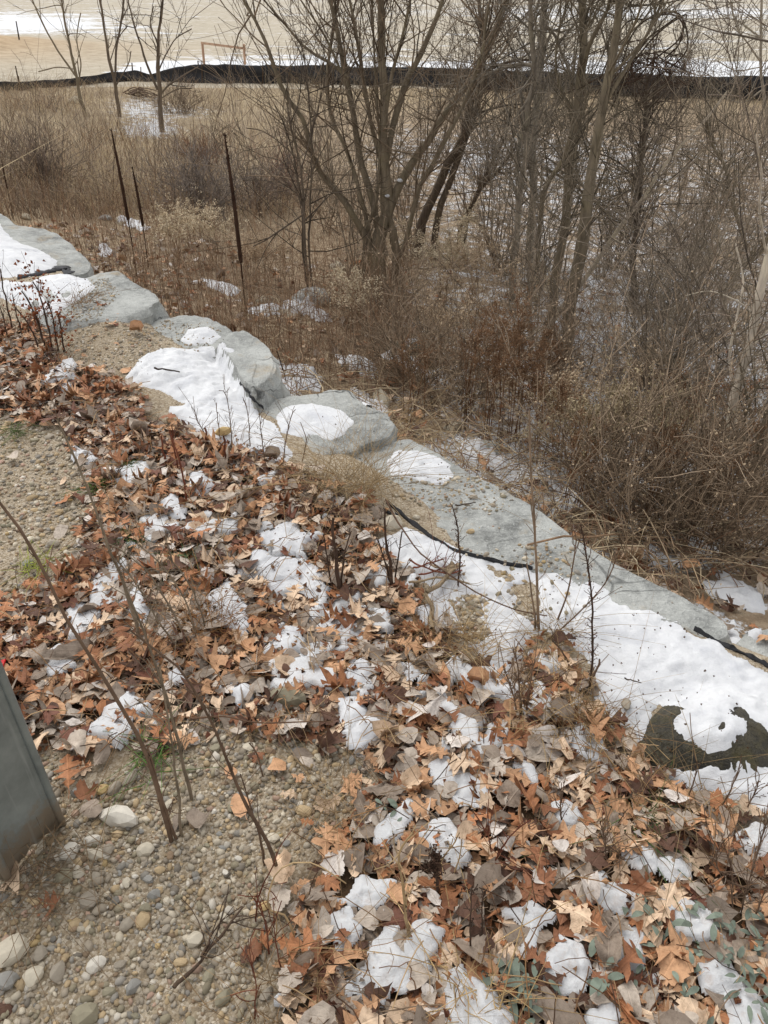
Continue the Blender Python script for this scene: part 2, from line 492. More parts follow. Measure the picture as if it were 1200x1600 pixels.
def Gf(x, y):                                      # near bank with its small relief
    return G(x, y) + fbm(x * 9, y * 9, 21, 3) * .006 + fbm(x * 38, y * 38, 22, 2) * .003
def litter(x, y):
    d = sdf(x, y, LEAF)
    return np.clip(.5 + (d - .06) / .08 + fbm(x * 8, y * 8, 31) * .5, 0, 1)
xs = np.arange(-4.6, 2.6, .025); ys = np.arange(-.9, 7.2, .025)
ground_me = grid_mesh('ground', xs, ys, Gf, lambda x, y: wall_s(x, y) < .24, M_SOIL, {'litter': litter})
tag(link('ground', ground_me), kind='structure')

def slope_z(x, y):
    z = G(x, y)
    near = (wall_s(x, y) < .12) & (x > -4.55) & (x < 2.5) & (y > -.8) & (y < 7.1)
    return np.where(near, z - .12, z)
def px_of(x, y): return project(np.stack([x, y, G(x, y)], -1))
def slope_snow(x, y):
    px, py, d = px_of(x, y)
    s = wall_s(x, y)
    m = .14 + .285 / (1 + np.exp((560 - px) / 50)) * np.clip((py - 170) / 60, 0, 1)
    g = lambda cx, cy, rx, ry: np.exp(-((px - cx) / rx) ** 2 - ((py - cy) / ry) ** 2)
    m = m + .08 * g(880, 270, 330, 110) + .10 * g(640, 200, 200, 70) + .42 * g(215, 168, 62, 34) + .5 * g(235, 205, 60, 14) + .3 * g(310, 175, 60, 15) + .20 * g(960, 600, 260, 200) + .38 * g(1180, 700, 60, 90)
    m = m + .25 * g(800, 730, 160, 60) - .25 * g(1100, 165, 200, 14) - .25 * g(500, 140, 300, 10)
    return np.clip(m, 0, 1)
def slope_grass(x, y):
    px, py, d = px_of(x, y)
    g = 1 / (1 + np.exp((px - 470) / 60)) * np.clip((430 - py) / 160, 0, 1) + np.exp(-((py - 150) / 26) ** 2) * .8
    return np.clip(g, 0, 1)
yr = np.concatenate([np.arange(-6, 14, .13), np.geomspace(14, 30.6, 110)])
ur = np.linspace(-1, 1, 200)
def trap(name, rows, mat, attrs):
    U, Y = np.meshgrid(ur, rows)
    X = U * (8 + np.abs(Y) * .95)
    Z = slope_z(X, Y)
    idx = np.arange(X.size).reshape(X.shape)
    q = np.stack([idx[:-1, :-1], idx[:-1, 1:], idx[1:, 1:], idx[1:, :-1]], -1).reshape(-1, 4)
    return mesh(name, np.stack([X, Y, Z], -1).reshape(-1, 3), q, None, mat, attrs={a: f(X, Y) for a, f in attrs.items()})
tag(link('hillside', trap('hillside', yr, M_SLOPE, {'snow': slope_snow, 'grassy': slope_grass})), kind='structure')
def field_snow(x, y):
    px, py, d = px_of(x, y)
    g = lambda cx, cy, rx, ry: np.exp(-((px - cx) / rx) ** 2 - ((py - cy) / ry) ** 2)
    m = .43 + .46 * np.exp(-((y - 36) / 5.) ** 2) * np.clip((px - 120) / 100, 0, 1) + .35 * g(40, 40, 120, 18) - 1.1 * g(20, 95, 130, 28) + .2 * g(1000, 20, 300, 10)
    m = np.where(py > np.interp(px, [-160, 120, 210, 500, 700, 900, 1200], [143, 133, 126, 131, 137, 147, 158]) - 9, .1, m)
    return np.clip(m, -.4, 1.1)
def field_bare(x, y):
    return np.exp(-((x + 27) / 11.) ** 2 - ((y - 46) / 7.) ** 2)
tag(link('field', trap('field', np.geomspace(30.6, 900, 120), M_FIELD, {'snow': field_snow, 'bare': field_bare})), kind='structure')

# ------------------------------------------------------------------ wall stones
def resample(poly, n):
    P = np.array(poly, float); P = np.concatenate([P, P[:1]])
    L = np.concatenate([[0], np.cumsum(np.linalg.norm(np.diff(P, axis=0), axis=1))])
    u = np.linspace(0, L[-1], n, endpoint=False)
    return np.stack([np.interp(u, L, P[:, k]) for k in range(P.shape[1])], -1)

SOLIDS = []                                        # (verts, quads, tris) that snow and pebbles can lie on
def boulder(label, px, zt, thick=.55, dome=.0, rough=.011, mat=M_STONE, group='grey stone slabs of the low wall', slope=(0, 0), seed=0, flare=.05, name='stone_slab', n=170, bevel=.005):
    p = np.array(px, float)
    P = on_plane(p[:, 0], p[:, 1], zt)[:, :2]
    O = resample(P, n)
    for _ in range(1): O = .25 * np.roll(O, 1, 0) + .5 * O + .25 * np.roll(O, -1, 0)
    c = O.mean(0)
    dirs = (O - c) / (np.linalg.norm(O - c, axis=1, keepdims=True) + 1e-9)
    O = O + dirs * (fbm(O[:, 0] * 9, O[:, 1] * 9, seed + 1, 3) * .016 + np.round(fbm(O[:, 0] * 5, O[:, 1] * 5, seed + 2, 2) * 3) * .008)[:, None]
    rs = np.concatenate([np.linspace(.04, .90, 26), [.94, .965, .985, 1.0]])
    V = []
    def topz(q, r):
        z = zt + fbm(q[:, 0] * 2.2, q[:, 1] * 2.2, seed + 5, 4) * rough * 2.2 + fbm(q[:, 0] * 22, q[:, 1] * 22, seed + 6, 3) * rough * .35
        z = z + np.floor(fbm(q[:, 0] * 3 + q[:, 1], q[:, 1] * 1.5, seed + 8, 3) * 3) * rough * .45
        z = z + dome * (1 - r * r) + (q[:, 0] - c[0]) * slope[0] + (q[:, 1] - c[1]) * slope[1]
        return z
    for r in rs:
        q = c + (O - c) * r
        z = topz(q, r) - (bevel * max(0, (r - .95) / .05) ** 2)
        V.append(np.column_stack([q, z]))
    zr = V[-1][:, 2]
    for k, dz in enumerate([.03, .08, .14, .22, .32, .44, thick]):
        q = O + dirs * (flare * dz / .5 + .012 + (fbm(O[:, 0] * 6 + dz * 9, O[:, 1] * 6 - dz * 7, seed + 9, 3) * .03 + np.round(fbm(O[:, 0] * 4 + dz * 3, O[:, 1] * 4 + dz * 5, seed + 12, 2) * 3) * .012)[:, None])
        V.append(np.column_stack([q, zr - dz]))
    A = np.concatenate([np.array([[c[0], c[1], V[0][:, 2].mean()]]), np.concatenate(V)])
    nr = len(V)
    i = np.arange(n); j = (i + 1) % n
    T = np.column_stack([np.zeros(n, int), 1 + i, 1 + j])
    Q = np.concatenate([np.column_stack([1 + k * n + i, 1 + (k + 1) * n + i, 1 + (k + 1) * n + j, 1 + k * n + j]) for k in range(nr - 1)])
    SOLIDS.append((A, Q, T))
    o = solo(name, label, 'stone', A, Q, T, mat, group)
    o.data.set_sharp_from_angle(angle=math.radians(26))
    return o

boulder('grey flat slab at the far upper end of the stone row, half under snow', [(-120, 305), (-40, 315), (0, 331), (25, 346), (72, 355), (105, 375), (128, 396), (144, 414), (132, 428), (105, 431), (60, 424), (20, 430), (-120, 420)], .06, seed=10)
boulder('grey slab with sandy edge and angled end face, second from the far upper end', [(50, 470), (85, 442), (128, 432), (155, 426), (182, 423), (212, 441), (238, 455), (250, 468), (232, 482), (200, 492), (165, 497), (130, 503), (80, 500)], .12, seed=20, flare=.10)
boulder('flat brownish grey slab strewn with grit beside the big snow sheet', [(170, 512), (215, 498), (285, 491), (325, 498), (356, 516), (352, 548), (318, 566), (262, 560), (218, 552), (185, 536)], .035, seed=30)
boulder('blocky blue grey boulder with a cracked upright end face', [(338, 534), (358, 520), (380, 516), (406, 529), (424, 544), (434, 566), (428, 582), (412, 598), (394, 608), (382, 596), (368, 572), (350, 552)], .135, seed=40, flare=.12, bevel=.014)
boulder('weathered grey stone with an oval cap of snow in its middle', [(400, 632), (428, 624), (470, 618), (510, 610), (548, 612), (560, 624), (590, 642), (620, 664), (612, 682), (560, 698), (520, 707), (480, 713), (455, 706), (440, 690), (422, 664), (405, 648)], .03, seed=50, dome=.02, flare=.08)
boulder('largest long grey slab strewn with pebbles, running past the tall weed stalks', [(512, 716), (545, 706), (600, 691), (640, 682), (668, 695), (700, 712), (742, 738), (790, 762), (850, 800), (905, 845), (962, 880), (1040, 920), (1095, 948), (1130, 966), (1136, 984), (1112, 996), (1060, 978), (1000, 958), (940, 932), (880, 905), (800, 884), (740, 868), (690, 848), (650, 818), (612, 790), (590, 776), (560, 757), (530, 737)], .0, seed=60, n=180, rough=.008)
boulder('small pale grey stone past the end of the longest slab', [(1150, 1005), (1165, 992), (1195, 988), (1290, 980), (1300, 1045), (1215, 1042), (1175, 1022)], -.07, seed=70)
boulder('dark wet mossy rock poking out of the snow', [(992, 1172), (1008, 1125), (1030, 1100), (1062, 1086), (1120, 1082), (1185, 1100), (1250, 1135), (1255, 1180), (1200, 1212), (1130, 1218), (1050, 1210), (1008, 1192)], -.012, .2, dome=.075, rough=.014, mat=M_WET, group='dark wet rock', seed=80, name='wet_rock')

def add_bvh():
    V = []; F = []; n = 0
    def put(A, Q, T):
        nonlocal n
        V.extend(map(tuple, A))
        if Q is not None: F.extend((np.asarray(Q) + n).tolist())
        if T is not None: F.extend((np.asarray(T) + n).tolist())
        n += len(A)
    for s in SOLIDS: put(*s)
    for nm in ('ground', 'hillside'):
        me = bpy.data.objects[nm].data
        a = np.empty(len(me.vertices) * 3); me.vertices.foreach_get('co', a)
        q = np.empty(len(me.loops), int); me.loops.foreach_get('vertex_index', q)
        a = a.reshape(-1, 3); q = q.reshape(-1, 4)
        if nm == 'hillside':
            k = (np.abs(a[q[:, 0], 0]) < 9) & (a[q[:, 0], 1] < 14)
            q = q[k]
        put(a, q, None)
    return BVHTree.FromPolygons(V, F)
BVH = add_bvh()
EYE = Vector((0, 0, CAM_H))
def P3(px, py):                                    # sight line meets stones or ground
    d = Vector(ray(px, py)).normalized()
    h = BVH.ray_cast(EYE, d, 14)[0]
    return np.array(h) if h else hit(px, py)[0]
def top(x, y):
    h = BVH.ray_cast(Vector((x, y, 3)), Vector((0, 0, -1)))[0]
    return h.z if h else float(G(x, y))
def tops(x, y):
    return np.array([top(a, b) for a, b in zip(np.ravel(x), np.ravel(y))]).reshape(np.shape(x))

# ------------------------------------------------------------------ rubble stones down the slope behind the wall
_bm = bmesh.new(); bmesh.ops.create_icosphere(_bm, subdivisions=3, radius=1)
ICO3 = (np.array([v.co[:] for v in _bm.verts]), np.array([[v.index for v in f.verts] for f in _bm.faces])); _bm.free()
_bm = bmesh.new(); bmesh.ops.create_icosphere(_bm, subdivisions=2, radius=1)
ICO2 = (np.array([v.co[:] for v in _bm.verts]), np.array([[v.index for v in f.verts] for f in _bm.faces])); _bm.free()
_bm = bmesh.new(); bmesh.ops.create_icosphere(_bm, subdivisions=1, radius=1)
ICO1 = (np.array([v.co[:] for v in _bm.verts]), np.array([[v.index for v in f.verts] for f in _bm.faces])); _bm.free()

def rock_shape(ico, seed, angular=.5, lump=.18):
    r = np.random.default_rng(seed)
    V = ico[0].copy()
    V *= 1 + lump * noise3(V * 1.3 + seed * 3.1, seed)[:, None] + lump * .4 * noise3(V * 3.2 + seed, seed + 1)[:, None]
    for _ in range(int(2 + angular * 9)):
        nrm = r.normal(size=3); nrm /= np.linalg.norm(nrm)
        h = r.uniform(.62, .92) if angular > .3 else r.uniform(.8, .98)
        d = V @ nrm - h
        V = V - np.maximum(d, 0)[:, None] * nrm * .92
    return V

def rock(label, px, py, w, mat, group, seed, name='rubble_stone', aspect=(1, .7, .5), sink=.35, angular=.6, yaw=None, tint=None, cat='stone', solid=True, ico=ICO3):
    p = P3(px, py)
    d = np.linalg.norm(p - np.array([0, 0, CAM_H]))
    r = w * d / F / 2
    V = rock_shape(ico, seed, angular) * np.array(aspect) * r
    a = np.random.default_rng(seed).uniform(0, 6.28) if yaw is None else yaw
    c, s = math.cos(a), math.sin(a)
    V = V @ np.array([[c, s, 0], [-s, c, 0], [0, 0, 1]])
    V = V + p + np.array([0, 0, aspect[2] * r * (1 - 2 * sink)])
    if solid: SOLIDS.append((V, None, ico[1]))
    return solo(name, label, cat, V, None, ico[1], mat, group, **({'tint': tint} if tint is not None else {}))

RG = 'rubble stones on the slope behind the wall'
for k, (px, py, w, ar, m, lb) in enumerate([
    (705, 672, 44, (1, .55, .5), M_TANSTONE, 'long tan stone leaning below the brush behind the grey slabs'),
    (490, 474, 62, (1, .6, .55), M_STONE, 'pale boulder capped with snow beyond the blocky blue grey boulder'),
    (527, 421, 34, (1, .6, .5), M_TANSTONE, 'white stone lying in duff just before the main multi-stemmed tree'),
    (455, 492, 46, (1, .6, .4), M_TANSTONE, 'low flat stone under snow in front of the snow-capped boulder'),
    (415, 472, 30, (1, .8, .5), M_TANSTONE, 'small tan stone beside the dark thin stalk beyond the wall'),
    (560, 578, 58, (1, .6, .45), M_TANSTONE, 'low snow-covered stone behind the stone with oval snow cap'),
    (640, 562, 90, (1, .7, .45), M_WET, 'mossy dark mound stone with snow along its crest in the brush'),
    (690, 588, 46, (1, .6, .5), M_TANSTONE, 'small stone at the tail of the snowy mossy mound'),
    (470, 585, 50, (1, .7, .4), M_TANSTONE, 'snow-dusted stone close behind the blocky blue grey boulder'),
    (595, 628, 60, (1, .45, .4), M_TANSTONE, 'brown ledge stone peeping over the weathered grey stone'),
    (640, 538, 24, (1, .7, .5), M_STONE, 'little grey stone under the foot of the main tree'),
    (760, 705, 60, (1, .6, .45), M_STONE, 'snow-topped stone behind the upper end of the longest slab'),
    (840, 752, 50, (1, .7, .4), M_TANSTONE, 'tan stone under melting snow right behind the longest slab'),
    (960, 842, 36, (1, .7, .5), M_TANSTONE, 'rounded pale stone among red brown leaves beyond the longest slab'),
    (1010, 862, 44, (1, .5, .45), M_TANSTONE, 'pale tan stone in the leaves under the dark bramble'),
    (1062, 890, 42, (1, .8, .6), M_STONE, 'dull grey stone in leaf litter past the longest slab'),
    (160, 392, 24, (1, .6, .5), M_TANSTONE, 'small pale stone in the litter beyond the far grey slab'),
    (190, 350, 30, (1, .5, .5), M_TANSTONE, 'pale flat stone between the two nearer dark spikes'),
    (165, 343, 22, (1, .6, .5), M_STONE, 'small grey stone beside the foot of the left dark spike'),
    (120, 162, 22, (1, .6, .6), M_TANSTONE, 'bright stone on the grassy rise under the left sapling'),
    (40, 342, 20, (1, .6, .5), M_TANSTONE, 'tiny pale stone above the far upper slab'),
]):
    rock(lb, px, py, w, m, RG, 200 + k, aspect=ar)
BVH = add_bvh()

# ------------------------------------------------------------------ snow
def snow_patch(label, px, thick=.03, lift=0.0, res=.011, edge=.02, mat=M_SNOW, seed=1, holes=(), cat='snow', rough=1.0, ragged=1.0, grow_=0.0):
    P = np.array([P3(a, b) for a, b in px])[:, :2]
    H = [np.array([P3(a, b) for a, b in h])[:, :2] for h in holes]
    lo = P.min(0) - .06; hi = P.max(0) + .06
    X, Y = np.meshgrid(np.arange(lo[0], hi[0], res), np.arange(lo[1], hi[1], res))
    d = sdf(X, Y, P)
    for h in H: d = np.minimum(d, -sdf(X, Y, h) + .018 * fbm(X * 22, Y * 22, seed + 51, 3) * (len(h) < 6))
    d = d + ragged * edge * (fbm(X * 14, Y * 14, seed, 3) * 1.1 + fbm(X * 52, Y * 52, seed + 3, 3) * .30)
    d = d + grow_
    need = d > -.03
    Z = np.full(X.shape, np.nan)
    Z[need] = tops(X[need], Y[need])
    Zs = Z.copy()
    for _ in range(3):                             # snow rounds off what it covers
        A = np.stack([np.roll(Zs, s, a) for s in (1, -1) for a in (0, 1)] + [Zs])
        with np.errstate(all='ignore'):
            m = np.nanmean(A, 0)
        Zs = np.where(need, m, np.nan)
    h = thick * (1 - np.exp(-np.maximum(d, 0) / (thick * 2.2))) * (1 + .3 * fbm(X * 6, Y * 6, seed + 5, 3))
    h = h + np.clip(d / .012, 0, 1) * fbm(X * 120, Y * 120, seed + 29, 2) * .0022 * rough
    h = h + np.clip(d / .02, 0, 1) * (fbm(X * 40, Y * 40, seed + 9, 3) * .0045 + fbm(X * 17, Y * 17, seed + 19, 3) * .009 - np.maximum(fbm(X * 26, Y * 26, seed + 33, 2) - .25, 0) * .022) * rough
    Zt = np.where(d > 0, np.maximum(Zs, Z - .004) + lift + np.maximum(h, .0015), Zs + lift - .02 * np.clip(-d / .02, 0, 1) - (lift * .6) * np.clip(-d / .03, 0, 1))
    idx = -np.ones(X.shape, int)
    good = need & np.isfinite(Zt)
    idx[good] = np.arange(good.sum())
    q = np.stack([idx[:-1, :-1], idx[:-1, 1:], idx[1:, 1:], idx[1:, :-1]], -1).reshape(-1, 4)
    dd = np.stack([d[:-1, :-1], d[:-1, 1:], d[1:, 1:], d[1:, :-1]], -1).reshape(-1, 4)
    k = (q >= 0).all(1) & (dd > 0).any(1)
    q = q[k]
    if len(q) == 0: return None
    V = np.stack([X[good], Y[good], Zt[good]], -1)
    used = np.unique(q); mp = -np.ones(len(V), int); mp[used] = np.arange(len(used))
    SNOW.append((P, lift + thick))
    return solo('snow_patch', label, 'snow', V[used], mp[q], None, mat, 'snow patches on the bank')
SNOW = []

snow_patch('snow lying over the far upper slab at the edge of the black fabric', [(-90, 340), (0, 350), (20, 374), (70, 394), (90, 408), (84, 424), (45, 434), (0, 434), (-90, 430)], .05, seed=1, ragged=.6, res=.02)
snow_patch('snow with brown bare holes beside the sandy edge of the second slab', [(-60, 440), (50, 440), (90, 430), (125, 430), (150, 450), (122, 470), (92, 488), (60, 496), (52, 475), (0, 466), (-60, 470)], .035, seed=2, holes=[[(66, 456), (80, 453), (86, 468), (74, 476)], [(100, 456), (112, 455), (108, 466), (98, 464)]], ragged=.7, res=.016)
snow_patch('small pillow of snow on the grit-strewn slab above the big snow sheet', [(282, 531), (295, 514), (325, 511), (348, 526), (330, 538), (300, 540)], .045, seed=3, ragged=.4)
snow_patch('big snow sheet with a tan stone in it below the blocky boulder', [(198, 590), (212, 566), (250, 545), (290, 546), (332, 542), (362, 548), (368, 572), (378, 600), (400, 640), (430, 664), (446, 690), (458, 712), (448, 732), (415, 716), (360, 702), (330, 692), (300, 672), (270, 652), (266, 636), (288, 632), (250, 612), (215, 602)], .035, seed=4, rough=1.6)
snow_patch('smooth oval cap of snow on the weathered grey stone', [(430, 652), (445, 636), (490, 630), (535, 640), (553, 660), (540, 675), (515, 688), (490, 680), (468, 682), (440, 676)], .032, seed=5, ragged=.45, rough=.6)
snow_patch('thin granular snow at the upper end of the longest slab', [(604, 722), (622, 704), (660, 704), (698, 722), (712, 742), (690, 756), (640, 748), (610, 742)], .014, seed=6, rough=1.3)
snow_patch('long snow drift along the longest slab running down round the dark rock', [
    (588, 846), (606, 836), (636, 822), (690, 848), (740, 868), (790, 886), (858, 896), (885, 908), (930, 910), (962, 934), (1050, 968), (1098, 994), (1150, 1022), (1210, 1052), (1330, 1120), (1330, 1320), (1200, 1275), (1150, 1250), (1110, 1240), (1050, 1226),
    (1040, 1205), (1000, 1180), (985, 1140), (960, 1140), (935, 1100), (922, 1060), (895, 1010), (862, 985), (850, 975), (828, 1012), (796, 1050), (752, 1034), (738, 1008), (700, 965), (676, 985), (660, 950), (668, 915), (640, 890), (610, 872)], .03, seed=7, ragged=1.5, rough=.9, res=.0075,
    holes=[[(712, 952), (745, 945), (772, 985), (740, 1008), (716, 985)], [(806, 918), (830, 915), (850, 950), (835, 985), (815, 960)], [(760, 882), (792, 890), (800, 905), (772, 900)],
           [(1006, 1172), (1016, 1130), (1030, 1104), (1050, 1110), (1050, 1134), (1040, 1142), (1070, 1164), (1104, 1177), (1126, 1165), (1160, 1150), (1168, 1130), (1146, 1112), (1158, 1110), (1178, 1128), (1202, 1148), (1225, 1175), (1196, 1196), (1150, 1204), (1080, 1204), (1030, 1194)],
           [(1024, 1092), (1034, 1090), (1035, 1096), (1026, 1098)], [(1041, 1083), (1052, 1087), (1050, 1095), (1042, 1092)], [(1083, 1128), (1090, 1127), (1091, 1134), (1085, 1135)], [(1119, 1132), (1129, 1131), (1131, 1138), (1122, 1139)]])
L1 = [
 ('snow patch under a fallen twig beside the tan dry weeds', [(400, 842), (440, 830), (462, 822), (484, 848), (474, 866), (430, 868)], .022),
 ('wide crusty snow patch spreading between brown leaves in mid bank', [(400, 872), (440, 876), (482, 880), (516, 928), (480, 944), (456, 920), (430, 935), (398, 902)], .026),
 ('thin snow streak on the leaves left of the wide crusty patch', [(322, 942), (358, 922), (388, 958), (384, 1002), (360, 980), (340, 978)], .018),
 ('narrow snow patch on leaves below the wide crusty patch', [(414, 1026), (446, 985), (464, 990), (484, 1024), (450, 1032)], .026),
 ('snow scrap between curled leaves above the oval tan stone', [(530, 1062), (568, 1036), (576, 1070), (548, 1078)], .022),
 ('melting snow scrap right of the oval tan stone', [(524, 1098), (558, 1094), (566, 1120), (548, 1150), (530, 1124)], .02),
 ('snow on a bleached leaf under the torn grey leaves', [(540, 1150), (575, 1120), (600, 1140), (575, 1165), (556, 1172)], .016),
 ('small snow patch beside the torn grey leaves', [(612, 1040), (640, 1044), (660, 1060), (640, 1072)], .012),
 ('white leaf-shaped snow scrap near the fork of thin weeds', [(252, 792), (268, 780), (292, 798), (290, 816), (266, 812)], .02),
 ('long low snow streak on grey leaves near the left gravel', [(178, 742), (212, 726), (236, 728), (230, 748), (206, 758), (188, 764)], .016),
 ('snow strip threading the leaves below the left gravel corner', [(120, 705), (140, 712), (156, 722), (140, 730), (118, 716)], .014),
 ('snow patch with dark specks under thin brown stalks', [(298, 746), (318, 742), (330, 764), (318, 778), (304, 764)], .018),
 ('snow scrap on leaves beneath the leaning weed stalk', [(196, 940), (212, 930), (232, 958), (226, 978), (202, 966)], .02),
 ('small crumbly snow scrap left of the long leaning stalk', [(108, 962), (126, 954), (140, 962), (132, 972), (114, 974)], .014),
 ('crumbled snow clump on pale leaves beside the metal post', [(78, 1030), (96, 1020), (112, 1046), (98, 1058), (82, 1052)], .02),
 ('snow tucked between orange leaves above the lower gravel', [(262, 1056), (284, 1044), (294, 1070), (272, 1078)], .016),
 ('snow lump on a bleached leaf left of the oval tan stone', [(362, 1084), (384, 1076), (388, 1098), (372, 1108)], .014),
 ('ragged snow slab on oak leaves right of the gravel tongue', [(678, 1204), (698, 1198), (722, 1222), (756, 1244), (746, 1270), (718, 1268), (700, 1240), (684, 1230)], .028),
 ('angular snow piece beside the gravel tongue', [(584, 1330), (602, 1284), (630, 1262), (646, 1262), (640, 1292), (622, 1318), (604, 1330)], .024),
 ('thick snow piece behind the dark seed heads', [(658, 1312), (680, 1290), (702, 1286), (714, 1312), (738, 1346), (722, 1372), (696, 1352), (676, 1330)], .028),
 ('broad snow plate with a ragged rim on grey leaves', [(518, 1412), (545, 1396), (566, 1376), (618, 1386), (604, 1418), (566, 1434), (532, 1430)], .03),
 ('small snow tab hanging below the broad ragged plate', [(524, 1440), (546, 1438), (548, 1462), (534, 1474)], .02),
 ('forked icy snow around an orange oak leaf near the bottom', [(556, 1552), (576, 1520), (582, 1482), (602, 1450), (622, 1456), (612, 1480), (634, 1502), (642, 1546), (612, 1540), (588, 1560)], .028),
 ('icy snow strip right of the forked icy snow', [(636, 1490), (662, 1454), (692, 1462), (664, 1488), (662, 1516), (644, 1518)], .024),
 ('icy grainy snow block at the bottom edge of the litter', [(686, 1532), (718, 1524), (752, 1546), (784, 1590), (800, 1660), (700, 1660), (704, 1580)], .032),
 ('white mounded snow piece with a tail near the green rosette', [(794, 1436), (828, 1416), (872, 1436), (860, 1452), (838, 1462), (830, 1492), (818, 1496), (816, 1462)], .032),
 ('grainy snow lump with a dark notch beside curled grey leaf', [(856, 1520), (874, 1472), (896, 1484), (908, 1520), (896, 1546), (866, 1546)], .03),
 ('snow piece resting in a curled leaf below the pale oak leaf', [(942, 1470), (962, 1480), (990, 1470), (994, 1500), (980, 1520), (962, 1500)], .024),
 ('smooth oblong snow piece above the pale tan oak leaf', [(938, 1398), (966, 1398), (994, 1424), (970, 1430), (952, 1412)], .024),
 ('upright snow sliver left of the smooth oblong piece', [(920, 1384), (938, 1364), (948, 1374), (930, 1392)], .018),
 ('large rounded snow plate over a grey leaf by the green plant', [(1046, 1446), (1070, 1426), (1104, 1436), (1126, 1470), (1110, 1480), (1058, 1476)], .034),
 ('snow sheet on leaf below the green plant', [(1092, 1522), (1130, 1514), (1146, 1540), (1120, 1552), (1098, 1546)], .022),
 ('frosty snow strip in the bottom corner', [(1118, 1556), (1160, 1562), (1200, 1600), (1220, 1650), (1150, 1650)], .026),
 ('white snow cap on an oak leaf above the smooth oblong piece', [(976, 1344), (1004, 1332), (1020, 1346), (1020, 1370), (1000, 1376)], .024),
 ('small icy fleck between the two caps of snow', [(1034, 1356), (1052, 1352), (1064, 1372), (1046, 1382)], .014),
 ('wedge of snow in leaves at the border of the long drift', [(1142, 1310), (1180, 1300), (1200, 1314), (1200, 1348), (1160, 1334)], .024),
 ('thin snow under grey leaves just below the dark dry weeds', [(812, 1204), (828, 1206), (840, 1236), (830, 1244), (818, 1226)], .018),
 ('flat snow scrap on grey leaf left of the long oak pile', [(860, 1266), (880, 1262), (904, 1284), (894, 1298), (872, 1290)], .022),
 ('snow patch among rust leaves at the foot of the thorny stalk', [(880, 1150), (908, 1140), (936, 1160), (944, 1190), (906, 1180)], .022),
 ('snow scrap between the drift and the tan grass tuft', [(752, 1074), (800, 1068), (836, 1084), (800, 1098), (770, 1094)], .022),
 ('little snow dab beside the branching dead stick', [(634, 906), (648, 902), (652, 914), (640, 918)], .016),
 ('snow along the foot of the branching dead stick', [(650, 960), (668, 950), (690, 975), (700, 985), (676, 982), (660, 990)], .02),
]
L1S = len(L1)
for k, (lb, px, th) in enumerate(L1):
    low = np.mean([p[1] for p in px]) > 1190
    snow_patch(lb, px, th * .6, .024 if low else .021, .0045 if low else .007, .012, M_ICE if low else M_SNOW, 40 + k, rough=1.5 if low else 1.2, grow_=.006, ragged=1.9)
L2 = [
 ('snow crest on the pale boulder beyond the blocky boulder', [(438, 484), (446, 470), (470, 468), (492, 480), (505, 488), (520, 500), (498, 506), (480, 492), (460, 492)], .03),
 ('snow ledge trailing beside the thin dark stalk', [(386, 488), (410, 478), (438, 480), (436, 492), (404, 494)], .03),
 ('snow streak above the grit slab among brown weeds', [(300, 440), (330, 440), (360, 446), (382, 458), (360, 462), (330, 450)], .03),
 ('broken snow on stones close behind the blocky boulder', [(432, 560), (462, 572), (500, 590), (502, 612), (470, 610), (440, 596)], .025),
 ('snow tongue behind the stone with oval snow cap', [(524, 556), (560, 562), (592, 582), (580, 592), (540, 574)], .03),
 ('speckled snow line along the mossy mound', [(592, 556), (622, 550), (650, 560), (690, 584), (706, 602), (680, 604), (652, 584), (620, 566)], .02),
 ('snow shelf behind the top of the weathered grey stone', [(552, 608), (590, 618), (600, 628), (575, 634)], .025),
 ('snow pocket between brush stems behind the longest slab', [(700, 690), (726, 684), (760, 696), (800, 722), (830, 738), (870, 742), (868, 766), (820, 752), (770, 730), (724, 712)], .03),
 ('snow dab beneath the tree foot', [(628, 540), (650, 526), (652, 534), (640, 544)], .02),
 ('small melting snow bit right of the slab crest', [(880, 768), (902, 770), (914, 786), (894, 784)], .02),
 ('snow in red brown leaves past the slab middle', [(1008, 870), (1040, 866), (1062, 878), (1050, 890), (1020, 886)], .025),
 ('snow strip under dark bramble past the slab end', [(1096, 916), (1130, 900), (1180, 926), (1200, 950), (1180, 962), (1130, 940)], .025),
 ('snow at the tip of the longest slab', [(1136, 968), (1150, 970), (1178, 988), (1160, 996), (1140, 986)], .02),
 ('snow dab on litter above the far slab', [(152, 392), (172, 388), (182, 398), (160, 402)], .03),
 ('snow streak by the two nearer dark spikes', [(186, 342), (206, 340), (232, 356), (222, 362), (196, 352)], .03),
 ('tiny snow scrap at the bramble root', [(974, 812), (996, 812), (1000, 828), (980, 826)], .02),
 ('snow scrap in dead leaves before the pale leaning trunk', [(1070, 838), (1100, 846), (1130, 870), (1104, 872), (1080, 856)], .02),
]
for k, (lb, px, th) in enumerate(L2):
    snow_patch(lb, px, th * 1.5, .012, .02, .05, M_SNOW, 90 + k, rough=2.0)

